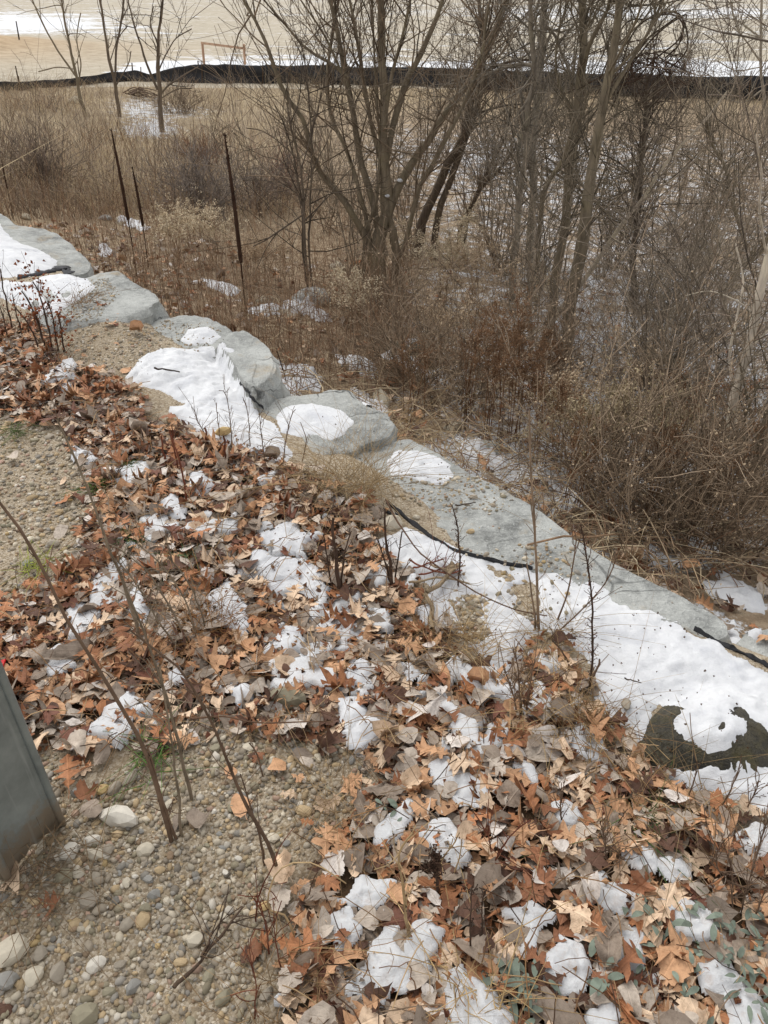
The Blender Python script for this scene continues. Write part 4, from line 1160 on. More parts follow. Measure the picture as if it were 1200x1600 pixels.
# grit on top of the slabs
def slab_grit(pts, n, r0, ragged=.03):
    P = np.array([P3(*p) for p in pts])[:, :2]
    x, y = in_region(n, P, ragged)
    return x, y, r0 * np.exp(R.normal(0, .45, len(x)))
g = [slab_grit([(610, 750), (700, 748), (740, 745), (790, 775), (760, 800), (680, 790), (620, 775)], 900, .0046),
     slab_grit([(560, 720), (700, 700), (900, 860), (1050, 940), (860, 890), (640, 810)], 520, .004, .12),
     slab_grit([(200, 520), (260, 505), (340, 520), (300, 565), (210, 550)], 1200, .0042, .05),
     slab_grit([(95, 500), (160, 438), (172, 462), (148, 500)], 1800, .0038, .03),
     slab_grit([(820, 860), (880, 858), (890, 880), (840, 884)], 260, .005, .02),
     slab_grit([(735, 870), (830, 890), (900, 905), (860, 990), (780, 970), (700, 920)], 700, .006, .05)]
x, y, r = [np.concatenate([q[k] for q in g]) for k in range(3)]
sn, _ = in_snow(x, y, -.01)
keep = ~sn | (R.random(len(x)) < .10)
x, y, r = x[keep], y[keep], r[keep]
_, sh = in_snow(x, y)
b = gravel_batch(x, y, tops(x, y) + np.minimum(sh, .028), np.minimum(r, .014))
tag(link('slab_grit', mesh('slab_grit', b['V'], b['Q'], b['T'], M_PEB, b['tint'])), kind='stuff')

PSHAPES = [(rock_shape(ICO2, 400 + k, .25 + .6 * (k % 2 == 0), .28), 'angular' if k % 2 == 0 else 'rounded') for k in range(12)]
PMESH = {}
items = []
def pebble(px_, py_, w, cn, vi, asp, place=None, label=None, yaw=None, lift=0.0):
    p = P3(px_, py_)
    dist = np.linalg.norm(p - np.array([0, 0, CAM_H]))
    r = w * dist / F / 2
    key = (cn, vi)
    if key not in PMESH: PMESH[key] = mesh('pebble', PSHAPES[vi][0], None, ICO2[1], M_PEB, (PCOL[cn] * .72 + lin(164, 152, 132) * .28) * R.uniform(.85, 1.05))
    PMESH[key].set_sharp_from_angle(angle=math.radians(24))
    o = link('pebble', PMESH[key], None, tuple(p + np.array([0, 0, r * asp[2] * .42 + lift])))
    o.scale = (r * asp[0], r * asp[1], r * asp[2])
    o.rotation_euler = (R.normal(0, .12), R.normal(0, .12), R.uniform(0, 6.28) if yaw is None else yaw)
    tag(o, label or 'x', 'pebble', 'pebbles lying on the gravel')
    return o, p, r
FIXED = [
 (187, 1281, 54, 'white', 1, (1, .6, .55), 'large white wedge-shaped stone on the gravel right of the metal post', -.2), (109, 1334, 30, 'white', 3, (1, .8, .6), 'chalky white angular stone in the gravel in front of the metal post', 1.2),
 (147, 1315, 26, 'white', 2, (1, .65, .6), 'oval white pebble beside the chalky white angular stone', 0.), (148, 1338, 30, 'pale cream', 4, (1, .6, .6), 'long cream pebble in front of the oval white pebble', -.2), (168, 1330, 20, 'warm grey', 5, (1, .9, .7), 'round beige pebble touching the long cream pebble', 0.),
 (228, 1330, 26, 'pale cream', 7, (1, .8, .6), 'flat cream stone left of the stalk foot', .3), (122, 1367, 21, 'pale cream', 8, (1, .9, .7), 'round chalky pebble in front of the chalky angular stone', 0.), (103, 1371, 24, 'olive grey', 2, (1, .9, .7), 'round dark olive pebble left of the round chalky pebble', 0.),
 (140, 1409, 30, 'warm grey', 6, (1, .9, .7), 'square grey brown stone in the middle of the gravel', .2), (223, 1441, 25, 'tan', 5, (1, .8, .7), 'rounded amber tan pebble in the lower gravel', 1.3), (200, 1446, 24, 'warm grey', 8, (1, .8, .7), 'grey pebble leaning on the amber tan pebble', 1.0), (226, 1424, 22, 'olive grey', 4, (1, .8, .7), 'dark olive pebble touching the amber tan pebble', .2),
 (241, 1401, 21, 'blue grey', 4, (1, .9, .7), 'round pale blue grey pebble in the middle gravel', 0.), (18, 1490, 46, 'pale cream', 9, (1, .8, .6), 'big pale angular stone at the left edge of the gravel', .6), (10, 1534, 30, 'blue grey', 5, (1, .8, .7), 'big rounded grey stone at the left edge of the gravel', 0.), (52, 1529, 30, 'pale cream', 0, (1, .8, .6), 'cream angular pebble beside the big rounded grey stone', .5),
 (152, 1508, 26, 'white', 7, (1, .7, .6), 'oval speckled white pebble in the lower gravel', .7), (209, 1545, 26, 'blue grey', 4, (1, .7, .7), 'slate blue oval pebble with wet sheen in the lower gravel', .8), (136, 1588, 34, 'olive grey', 2, (1, .9, .7), 'round mottled olive stone at the bottom of the gravel', 0.), (350, 1562, 26, 'olive grey', 8, (1, .8, .7), 'mottled oval pebble near the litter at the bottom', 1.), (305, 1470, 26, 'pale cream', 6, (1, .9, .7), 'speckled square pebble left of the fallen twig', .3),
 (448, 1096, 60, 'olive grey', 1, (1, .62, .6), 'large oval tan stone sitting in leaf litter', -.15), (611, 821, 38, 'pale cream', 2, (1, .75, .7), 'white round stone tucked against the black fabric edge', 0.), (350, 686, 24, 'yellow ochre', 1, (1, .6, .6), 'orange tan stone lying in the lower edge of the big snow sheet', .2), (266, 659, 11, 'tan', 2, (1, .9, .9), 'small tan ball-like stone above the thin brown stalks', 0.),
 (123, 1242, 22, 'blue grey', 4, (1, .9, .8), 'round light grey pebble just right of the post rim', 0.), (160, 1236, 20, 'yellow ochre', 5, (1, .9, .8), 'bright yellow pebble under the litter edge', 0.), (180, 1234, 24, 'warm grey', 7, (1, .6, .7), 'oblong grey pebble beside the bright yellow pebble', 1.2), (205, 1220, 26, 'warm grey', 8, (1, .7, .7), 'speckled oval pebble near the green sprig', 1.3), (976, 1112, 22, 'warm grey', 1, (1, .7, .6), 'flat grey pebble on snow before the dark wet rock', 1.2),
 (60, 928, 18, 'pale cream', 2, (1, .8, .6), 'round cream pebble in the upper gravel near the leaning stalk', 0.), (46, 845, 16, 'pale cream', 5, (1, .8, .6), 'cream pebble beside the leaning stalk in the upper gravel', 0.), (84, 852, 20, 'warm grey', 7, (1, .7, .6), 'pale oval pebble at the right rim of the upper gravel', 0.), (45, 882, 18, 'blue grey', 3, (1, .9, .5), 'flat grey stone chip in the upper gravel', 0.), (50, 780, 18, 'tan', 0, (1, .4, .5), 'long yellowish stone chip in the upper gravel', .4),
 (740, 778, 14, 'warm grey', 2, (1, .7, .6), 'small oval pebble resting alone on the longest slab', 0.), (908, 840, 10, 'tan', 5, (1, .8, .7), 'tiny tan pebble at the far rim of the longest slab', 0.), (735, 832, 16, 'tan', 4, (1, .7, .5), 'tan pebble among bits in the middle of the longest slab', 0.), (650, 810, 12, 'pale cream', 8, (1, .9, .8), 'cream pebble by the torn fabric', 0.), (885, 937, 9, 'tan', 2, (1, .8, .6), 'small tan pebble in the drift behind the thorny stalk', 0.), (912, 957, 9, 'warm grey', 4, (1, .7, .6), 'small dark pebble in the drift right of the thorny stalk', .3)]
used = []
for px_, py_, w, cn, vi, asp, lb, yw in FIXED:
    sn, sh = (lambda q: in_snow(q[0:1], q[1:2]))(P3(px_, py_))
    o, p, r = pebble(px_, py_, w, cn, vi, asp, label=lb, yaw=yw, lift=(sh[0] * .8 if sn[0] else 0))
    used.append((p[0], p[1], r * 2))
cx, cy, cr = [], [], []
for poly, n in ((GRAVEL_B, 3000), (GRAVEL_A, 2200), (GRIT_C, 120)):
    x, y = in_region(n, poly, .02); cx.append(x); cy.append(y)
x, y = np.concatenate(cx), np.concatenate(cy)
px, py, dep = project(np.stack([x, y, G(x, y)], -1))
k = (px > 0) & (px < 1200) & (py < 1600) & ~inpoly(px, py, [(-5, 1040), (112, 1290), (20, 1385), (-5, 1390)]); x, y, px, py, dep = x[k], y[k], px[k], py[k], dep[k]
sz = np.clip(.0080 * np.exp(R.normal(0, .40, len(x))), .0058, .019)
order = np.argsort(-(sz / dep) * R.uniform(.8, 1.2, len(x)))[:1500]; order = order[R.permutation(len(order))]
x, y, px, py, dep, sz = [a[order] for a in (x, y, px, py, dep, sz)]
ux = np.array([u[0] for u in used]); uy = np.array([u[1] for u in used]); ur_ = np.array([u[2] for u in used])
free = np.array([(np.hypot(ux - a, uy - b_) > ur_ * .5 + c_).all() for a, b_, c_ in zip(x, y, sz)])
x, y, px, py, dep, sz = [a[free] for a in (x, y, px, py, dep, sz)]
kp = poisson(x, y, sz * 2.1, 255)
for i in kp:
    cn = PN[R.choice(len(PN), p=PW)]; vi = int(R.integers(0, 12))
    asp = (R.uniform(.95, 1.25), R.uniform(.65, .95), R.uniform(.5, .75))
    o, p, r = pebble(px[i], py[i], 2 * sz[i] * F / dep[i], cn, vi, asp)
    items.append([o, f'{cn} {PSHAPES[vi][1]} {"pebble" if sz[i] < .0115 else "stone"}', where(px[i], py[i]), px[i], sz[i]])
unique_labels(items)

# ------------------------------------------------------------------ trees: limbs follow their real outline at the tree's own distance
C_OLIVE, C_GREY, C_DARK, C_PALE = lin(130, 118, 100), lin(152, 142, 128), lin(102, 90, 78), lin(196, 184, 168)
def grow(P, Rd, n, ln, rmax, up=.25, tang=.6, wob=.16, lo_u=.2, K=6, taper=.25):
    """n side shoots on the M shoots P (M,K,3) with radii Rd (M,K)."""
    M, KK, _ = P.shape
    seg = np.linalg.norm(np.diff(P, axis=1), axis=2).sum(1)
    m = R.choice(M, n, p=seg / seg.sum())
    u = R.uniform(lo_u, .98, n) * (KK - 1); i = np.minimum(u.astype(int), KK - 2); f = (u - i)[:, None]
    p0 = P[m, i] * (1 - f) + P[m, i + 1] * f
    t = P[m, i + 1] - P[m, i]; t /= np.linalg.norm(t, axis=1, keepdims=True) + 1e-9
    r0 = np.minimum((Rd[m, i] * (1 - f[:, 0]) + Rd[m, i + 1] * f[:, 0]) * .6, rmax)
    d = t * tang + R.normal(0, .55, (n, 3)) + np.array([0, 0, up]); d /= np.linalg.norm(d, axis=1, keepdims=True)
    L = ln * np.exp(R.normal(0, .4, n))
    s = np.linspace(0, 1, K)
    bend = R.normal(0, wob, (n, 3)) + np.array([0, 0, up * .25])
    Pn = p0[:, None] + d[:, None] * (L[:, None] * s)[..., None] + bend[:, None] * (L[:, None] * s * s)[..., None]
    j = R.normal(0, 1, (n, K, 3)) * (L * .028)[:, None, None]; j[:, 0] = 0
    Pn = Pn + np.cumsum(j, 1) * .8
    Rn = r0[:, None] * (1 - (1 - taper) * s)
    return Pn, np.maximum(Rn, .0009)

def tree(name, label, cat, base_px, limbs, group, tw=(60, 260, 500), tl=(.75, .34, .16), color=C_OLIVE, Y=None, rtw=.0075, ydrift=.35, ext=1.3, up=.3, partname='branch', min_r=.0017, twc=None):
    b = hit(*base_px)[0]
    Y = b[1] if Y is None else Y
    base = np.array(at(*base_px, Y)); base[2] = min(base[2], float(G(base[0], base[1]))) if abs(Y - b[1]) > .05 else b[2]
    root = thing(name, label, cat, tuple(base), group)
    allP, allR = [], []
    for li, (pts, w) in enumerate(limbs):
        pts = np.array(pts, float)
        w = np.interp(np.linspace(0, 1, len(pts)), np.linspace(0, 1, len(w)), w)
        drift = 0 if li == 0 else R.normal(0, ydrift)
        L = np.concatenate([[0], np.cumsum(np.hypot(*np.diff(pts, axis=0).T))]); L = L / L[-1]
        W = np.array([at(a, c, Y + drift * l) for (a, c), l in zip(pts, L)])
        dep = project(W)[2]
        r = w / 2 * dep / F * .86
        if pts[-1, 1] <= 5:                        # the crown goes on above the picture
            d = W[-1] - W[-2]; d /= np.linalg.norm(d)
            e = ext * R.uniform(.7, 1.2)
            W = np.concatenate([W, [W[-1] + d * e * .5 + [0, 0, .1 * e], W[-1] + d * e + R.normal(0, .12, 3) + [0, 0, .25 * e]]]); r = np.concatenate([r, [r[-1] * .7, r[-1] * .3]])
        if li == 0 or pts[0, 1] >= base_px[1] - 25: W[0, 2] -= .12
        n = 26
        C = smooth_line(W, n)
        uu = np.linspace(0, 1, n)
        LW = np.concatenate([[0], np.cumsum(np.linalg.norm(np.diff(W, axis=0), axis=1))])
        rr = np.interp(uu, LW / LW[-1], r)
        q = uu * LW[-1] * 3.2
        C = C + np.stack([fbm(q, q * 0 + li * 3.3, 61, 2), fbm(q, q * 0 + li * 5.1 + 50, 62, 2), 0 * q], -1) * (rr * .7 + .004)[:, None]
        rr = rr * (1 + .12 * fbm(q * 2, q * 0 + li, 63, 2))
        if li == 0: rr[:3] *= np.array([1.35, 1.15, 1.05])
        allP.append(C); allR.append(rr)
        V, Q, tn = tubes(C, rr, 9 if rr.max() > .02 else 6, color * R.uniform(.88, 1.12))
        child('trunk' if li == 0 else partname, root, V, Q, None, M_BARK, tint=tn)
    P = np.array(allP); Rd = np.array(allR)
    tw = tuple(int(q * f_) for q, f_ in zip(tw, (1, .85, .8)))
    bag = Bag()
    tc = color if twc is None else twc
    lv = None
    for k, (n, ln) in enumerate(zip(tw, tl)):
        if not n: continue
        src = (P, Rd) if k == 0 else lv
        lv = grow(src[0], src[1], n, ln, rtw * (.62 ** k), up=up * (.8 if k else 1), tang=.75 if k else .6, lo_u=.22 if k == 0 else .12, K=(6, 5, 4)[min(k, 2)])
        V, Q, tn = tubes(lv[0], np.maximum(lv[1], min_r), 4 if k == 0 else 3, tc[None] * R.uniform(.4, 1.25, (n, 1)))
        bag.add(V, Q, None, tn)
    if bag.V:
        g = bag.get(); child('twigs', root, g['V'], g['Q'], None, M_TWIG, 'stuff', tint=g['tint'])
    return root

TG = 'bare trees in the hollow'
tree('bare_tree', 'main multi-stemmed bare tree with an upright olive trunk and snow in its fork', 'tree', (590, 446), [
    ([(592, 446), (590, 420), (592, 385), (602, 345), (604, 320), (600, 270), (599, 220), (601, 150), (600, 100), (596, 60), (592, -10)], (32, 27, 24, 24, 20, 17, 16, 16, 16, 15, 13)),
    ([(600, 350), (612, 315), (628, 283), (655, 240), (690, 185), (715, 150), (745, 110), (772, 50), (796, -8)], (18, 17, 15, 13, 11, 9, 8)),
    ([(590, 440), (578, 395), (557, 345), (530, 303), (505, 277), (487, 240), (476, 195), (446, 150), (430, 113), (420, 80), (410, 55), (396, 25), (378, -6)], (12, 12, 11, 9, 8, 7, 6, 5)),
    ([(602, 400), (586, 335), (574, 290), (563, 240), (553, 172), (540, 112), (530, 62), (522, 25), (514, -8)], (13, 12, 12, 11, 10, 9, 8, 7)),
    ([(600, 330), (592, 240), (578, 185), (567, 112), (560, 72), (552, 25), (545, -8)], (9, 8, 7, 6, 5)),
    ([(602, 250), (618, 180), (638, 120), (655, 88), (672, 50), (683, 22), (694, -8)], (12, 12, 11, 10, 8, 7)),
    ([(601, 190), (610, 140), (616, 105), (630, 50), (642, -8)], (8, 7, 6, 5)),
    ([(545, 122), (515, 98), (480, 78), (455, 50), (430, 20), (408, -8)], (7, 6, 5, 4, 3)),
    ([(548, 160), (530, 105), (510, 62), (492, 32), (464, -8)], (5, 5, 4, 3)),
    ([(580, 420), (572, 340), (545, 243), (521, 190), (512, 150), (513, 98), (521, 50), (524, -6)], (7, 8, 7, 6, 5, 4)),
    ([(612, 445), (618, 400), (612, 360), (606, 330)], (16, 18, 14, 8)),
    ([(606, 440), (628, 395), (642, 345), (655, 295), (680, 250), (700, 210), (726, 160), (752, 90), (760, 20), (770, -8)], (8, 8, 7, 6, 6, 5)),
    ([(566, 452), (569, 410), (572, 365), (590, 300), (592, 210), (585, 100), (580, -6)], (8, 7, 6, 4, 4)),
], TG, (320, 1700, 2600), (.75, .34, .17), C_OLIVE, rtw=.008, twc=lin(138, 120, 100))
tree('bare_tree', 'pair of slanting dark stems rising from pale seed heads beside the main tree', 'tree', (655, 400), [
    ([(652, 402), (657, 362), (677, 307), (697, 257), (722, 220), (735, 165), (748, 110), (758, 80), (775, 40), (792, -8)], (17, 16, 15, 14, 13, 11, 10, 9)),
    ([(676, 400), (681, 360), (695, 302), (715, 250), (728, 212), (748, 160), (756, 110), (752, 60), (748, -8)], (13, 13, 12, 11, 9, 8, 7)),
    ([(715, 380), (724, 344), (752, 295), (782, 262), (802, 235), (828, 200)], (8, 8, 7, 5, 4)),
    ([(724, 380), (735, 325), (762, 270), (790, 215), (800, 170)], (7, 7, 5, 4)),
    ([(722, 220), (745, 180), (790, 165), (825, 163)], (5, 4, 3)),
    ([(740, 130), (760, 110), (800, 96), (840, 95), (885, 110)], (6, 5, 4, 3)),
], TG, (190, 1000, 1700), (.7, .32, .16), C_DARK, rtw=.007, twc=lin(126, 108, 90))
tree('bare_tree', 'tall twin-stemmed grey tree standing in the middle of the thicket', 'tree', (832, 470), [
    ([(834, 470), (830, 410), (828, 345), (833, 295), (833, 220), (840, 160), (845, 100), (847, 25), (850, -8)], (16, 15, 14, 13, 13, 13, 13, 12, 12)),
    ([(802, 470), (800, 440), (806, 370), (812, 295), (821, 240), (826, 170), (836, 120), (830, 60), (828, -8)], (12, 12, 11, 10, 10, 9, 9)),
    ([(812, 300), (808, 250), (818, 190), (826, 165)], (7, 8, 8, 6)),
    ([(845, 110), (820, 100), (790, 105), (770, 112), (745, 125)], (7, 6, 5, 4)),
    ([(848, 40), (880, 50), (905, 30), (930, -5)], (5, 4, 3)),
    ([(845, 35), (870, 60), (880, 90), (895, 120), (910, 150)], (6, 5, 4, 3)),
], TG, (200, 1000, 1700), (.7, .32, .16), C_GREY, rtw=.007)
tree('bare_tree', 'thick trunk with a bulging bend at mid height right of the twin-stemmed grey tree', 'tree', (862, 520), [
    ([(858, 520), (870, 430), (882, 340), (889, 275), (895, 225), (902, 187), (910, 130), (910, 50), (906, -8)], (15, 16, 16, 17, 19, 20, 17, 14, 13)),
    ([(838, 420), (846, 332), (857, 282), (878, 252), (890, 215)], (8, 9, 9, 8)),
    ([(908, 120), (922, 70), (945, 20), (952, -8)], (9, 8, 7, 6)),
    ([(905, 180), (880, 150), (868, 100), (872, 50), (890, -5)], (6, 5, 4, 3)),
    ([(852, 262), (874, 275), (905, 296), (935, 320), (960, 350)], (6, 5, 4, 3)),
], TG, (160, 800, 1500), (.7, .32, .16), C_OLIVE, rtw=.007)
tree('bare_tree', 'straight grey-brown trunk leaning up beside the vine tangle', 'tree', (884, 560), [
    ([(882, 562), (890, 500), (898, 440), (908, 370), (920, 297), (932, 225), (948, 150), (958, 80), (967, -8)], (20, 22, 24, 22, 20, 18, 17, 15, 14)),
    ([(948, 155), (985, 95), (1010, 55), (1040, -6)], (7, 6, 5, 4)),
    ([(952, 120), (1000, 70), (1025, 30), (1045, -6)], (5, 4, 3)),
    ([(948, 120), (975, 70), (1000, 15), (1005, -6)], (5, 4, 3)),
], TG, (160, 800, 1500), (.6, .3, .16), C_OLIVE, rtw=.007)
tree('leaning_stem', 'long pale broken pole leaning across the thicket to the upper right', 'tree', (828, 562), [
    ([(828, 562), (852, 522), (877, 485), (905, 447), (932, 407), (957, 370), (982, 337), (1007, 307), (1030, 270), (1065, 228), (1100, 190), (1137, 141)], (9, 10, 9, 8, 7, 6, 5, 4)),
    ([(990, 325), (1020, 300), (1055, 277), (1098, 240)], (5, 4, 3)),
    ([(955, 372), (990, 392), (960, 396), (925, 378), (900, 360), (862, 352)], (4, 4, 4, 3)),
], TG, (14, 40, 40), (.5, .2, .1), lin(180, 166, 148), Y=6.6, twc=lin(140, 126, 110))
tree('bare_tree', 'pale smooth trunk leaning along the right border above the bramble', 'tree', (1128, 745), [
    ([(1126, 748), (1133, 705), (1142, 672), (1152, 610), (1168, 545), (1178, 492), (1188, 440), (1203, 390), (1225, 300), (1250, 180), (1275, 40), (1290, -40)], (18, 18, 17, 16, 15, 15, 14, 13, 12, 9)),
    ([(1166, 548), (1185, 530), (1215, 500), (1260, 450)], (4, 3, 3)),
    ([(1178, 490), (1150, 470), (1110, 455), (1070, 462)], (4, 3, 2)),
    ([(1150, 625), (1140, 560), (1150, 500), (1160, 440), (1150, 380)], (5, 4, 3)),
    ([(1200, 400), (1185, 330), (1190, 270), (1180, 210)], (5, 4, 3)),
], TG, (40, 180, 320), (.6, .3, .15), C_PALE, Y=3.85, rtw=.006, twc=lin(136, 122, 108))
tree('bare_tree', 'stout olive trunk at the lower right border behind the dark bramble', 'tree', (1158, 800), [
    ([(1154, 806), (1166, 775), (1178, 742), (1194, 684), (1210, 630), (1240, 540), (1290, 400)], (24, 24, 23, 20, 18, 15)),
    ([(1180, 740), (1160, 700), (1165, 650), (1185, 600)], (6, 5, 3)),
], TG, (30, 120, 260), (.5, .25, .13), C_OLIVE)
tree('bare_tree', 'crooked olive limb bending out of the thicket at the right border', 'tree', (1140, 445), [
    ([(1136, 470), (1143, 437), (1162, 417), (1187, 395), (1203, 368), (1230, 320)], (11, 11, 10, 9, 8)),
    ([(1165, 385), (1152, 340), (1140, 302), (1132, 260), (1112, 225), (1104, 190)], (8, 7, 6, 5, 4)),
    ([(1142, 440), (1110, 420), (1060, 400), (1010, 395)], (4, 3, 2)),
    ([(1140, 305), (1160, 270), (1185, 240), (1220, 215)], (4, 3, 2)),
], TG, (110, 560, 1000), (.7, .35, .16), C_OLIVE)
tree('bare_sapling', 'thin upright sapling crossing the fence line at the right border', 'tree', (1206, 300), [
    ([(1210, 302), (1203, 230), (1195, 160), (1189, 100), (1188, 50), (1190, -8)], (6, 6, 5, 5, 4)),
    ([(1190, 100), (1170, 70), (1150, 40), (1140, -6)], (3, 3, 2)),
    ([(1190, 60), (1150, 32), (1110, 30), (1080, 38)], (3, 2, 2)),
    ([(1188, 105), (1150, 110), (1120, 95)], (2, 2)),
    ([(1192, 140), (1160, 160), (1130, 150), (1110, 130)], (3, 2, 2)),
], TG, (60, 200, 260), (.9, .4, .2), C_GREY, min_r=.003)
tree('bare_sapling', 'dark dead trunk standing inside the twig tangle right of the leaning pole', 'tree', (988, 480), [
    ([(988, 482), (990, 440), (990, 392), (997, 320), (1000, 270), (1006, 220), (1010, 170), (1012, 120)], (9, 10, 10, 9, 8, 7, 5)),
    ([(992, 480), (993, 500), (991, 540), (994, 445)], (5, 5, 5)),
    ([(1000, 290), (975, 260), (950, 245), (930, 240)], (4, 3, 2)),
    ([(1004, 240), (1035, 210), (1060, 190)], (4, 3, 2)),
], TG, (90, 420, 900), (.6, .3, .15), C_DARK)
tree('bare_sapling', 'clump of three thin dark saplings left of the main tree', 'tree', (484, 466), [
    ([(484, 467), (480, 430), (474, 330), (469, 260), (455, 200), (448, 160)], (5, 5, 4, 4, 3)),
    ([(490, 467), (484, 400), (484, 330), (487, 240), (480, 120), (470, 60)], (5, 4, 4, 3, 2)),
    ([(478, 440), (473, 380), (472, 320), (460, 250), (446, 200), (430, 165)], (4, 4, 3, 2)),
    ([(474, 335), (445, 355), (415, 375), (395, 385)], (3, 3, 2)),
    ([(468, 250), (440, 225), (410, 205), (385, 200)], (3, 2, 2)),
], TG, (50, 160, 260), (.6, .3, .15), C_DARK)
SG = 'slim saplings on the grassy rise'
tree('bare_sapling', 'left slim sapling on the grassy rise before the low end of the fence', 'tree', (135, 182), [
    ([(135, 183), (125, 150), (117, 110), (105, 50), (94, -8)], (6, 6, 5, 4, 3)),
    ([(118, 118), (95, 85), (78, 58), (60, 22), (48, -6)], (4, 3, 3, 2)),
    ([(122, 140), (126, 100), (120, 60), (126, 20)], (3, 2, 2)),
    ([(116, 108), (90, 105), (60, 112)], (2, 2)),
], SG, (40, 110, 120), (1.0, .5, .25), C_OLIVE, min_r=.0045, rtw=.012, ext=2.2)
tree('bare_sapling', 'middle slim sapling on the grassy rise with its stem forked at the fence line', 'tree', (187, 183), [
    ([(187, 184), (181, 140), (170, 90), (163, 40), (154, -8)], (7, 6, 5, 4, 4)),
    ([(180, 120), (183, 70), (190, 30), (193, -6)], (4, 4, 3)),
    ([(172, 95), (185, 60), (200, 40)], (2, 2)),
    ([(181, 135), (200, 100), (205, 80)], (2, 2)),
], SG, (40, 110, 120), (1.0, .5, .25), C_DARK, min_r=.0045, rtw=.012, ext=2.2)
tree('bare_sapling', 'right slim sapling on the grassy rise with low fanning boughs beside the brush pile', 'tree', (253, 206), [
    ([(253, 207), (249, 150), (247, 100), (249, 50), (254, -8)], (8, 8, 7, 5, 4)),
    ([(246, 140), (232, 105), (218, 65), (207, 30), (199, -6)], (5, 4, 3, 2)),
    ([(250, 148), (262, 135), (280, 122), (310, 104)], (4, 3, 2)),
    ([(248, 110), (262, 80), (275, 60), (300, 45)], (3, 2, 2)),
    ([(250, 155), (275, 140), (300, 138)], (2, 2)),
    ([(248, 70), (235, 40), (240, 10)], (3, 2)),
], SG, (46, 130, 140), (1.0, .5, .25), C_DARK, min_r=.0045, rtw=.012, ext=2.2)

# snow caught in the fork of the main tree
for px_, py_, w, lb in ((605, 306, 8, 'dab of snow sitting in the lower fork of the main tree'), (625, 282, 9, 'dab of snow on the cut stub of the main tree')):
    Yt = hit(590, 446)[0, 1] - .09
    p = at(px_, py_, Yt); r = w / 2 * project(p)[2] / F
    V = rock_shape(ICO2, px_, .1) * np.array([1, .8, .6]) * r + p
    solo('snow_dab', lb, 'snow', V, None, ICO2[1], M_SNOW, 'snow patches on the bank')

# ------------------------------------------------------------------ thicket shrubs
def fluff(P, n, size, color, jit):
    """little crossed flakes round the points P."""
    k = R.integers(0, len(P), n)
    c = P[k] + R.normal(0, jit, (n, 3))
    a = R.normal(size=(n, 3)); a /= np.linalg.norm(a, axis=1, keepdims=True)
    b_ = np.cross(a, R.normal(size=(n, 3))); b_ /= np.linalg.norm(b_, axis=1, keepdims=True)
    cc = np.cross(a, b_)
    s = size * R.uniform(.5, 1.3, (n, 1))
    V = np.stack([c + a * s, c + b_ * s * .8, c - a * s * .5 - b_ * s * .5, c + cc * s * .8], 1).reshape(-1, 3)
    o = (np.arange(n) * 4)[:, None]
    T = np.concatenate([o + [0, 1, 2], o + [0, 3, 1], o + [1, 3, 2], o + [2, 3, 0]], 1).reshape(-1, 3)
    return V, T, np.repeat(color[None] * R.uniform(.7, 1.2, (n, 1)), 4, 0)
def shrub(label, px, py, h, n, spread, color, tw=(90, 240), tl=(.32, .16), name='bare_shrub', group='bare shrubs in the thicket', r0=.006, cat='shrub', up=.9, nparts=6, arch=.35, min_r=.0011, bits=0):
    b = hit(px, py)[0]
    root = thing(name, label, cat, tuple(b), group)
    d = R.normal(0, spread, (n, 2))
    L = h * np.clip(np.exp(R.normal(-.12, .32, n)), .4, 1.5)
    s = np.linspace(0, 1, 9)
    ang = d * .9
    P = b + np.concatenate([R.normal(0, .05 + spread * .16, (n, 2)), np.full((n, 1), -.03)], 1)[:, None, :] + np.stack([ang[:, 0, None] * s * L[:, None], ang[:, 1, None] * s * L[:, None], L[:, None] * (s * up - arch * s * s * np.linalg.norm(d, axis=1)[:, None])], -1)
    j = R.normal(0, 1, (n, 9, 3)) * (L * .02)[:, None, None]; j[:, 0] = 0
    P = P + np.cumsum(j, 1)
    Rd = r0 * R.uniform(.6, 1.3, (n, 1)) * (1 - .75 * s)[None]
    m = min(nparts, n)
    for k in range(m):
        V, Q, tn = tubes(P[k], Rd[k], 5, color * R.uniform(.8, 1.2)); child('stem', root, V, Q, None, M_TWIG, tint=tn)
    bag = Bag()
    if n > m:
        V, Q, tn = tubes(P[m:], np.maximum(Rd[m:], min_r), 4, color[None] * R.uniform(.3, 1.2, (n - m, 1))); bag.add(V, Q, None, tn)
    lv = (P, Rd)
    for k, (c_, l) in enumerate(zip(tw, tl)):
        lv = grow(lv[0], lv[1], c_, l, r0 * (.5 ** (k + .6)), up=.25, tang=.7, K=5 if k == 0 else 4)
        V, Q, tn = tubes(lv[0], np.maximum(lv[1], min_r), 3, color[None] * R.uniform(.28, 1.25, (c_, 1))); bag.add(V, Q, None, tn)
    g = bag.get(); child('twigs', root, g['V'], g['Q'], None, M_TWIG, 'stuff', tint=g['tint'])
    if bits:
        V, T, tn = fluff(lv[0][:, 1:].reshape(-1, 3), bits, .008, lin(190, 168, 140), .012)
        child('dead_leaf_bits', root, V, None, T, M_DRY, 'stuff', tint=tn, smooth=False)
    return root, P, lv

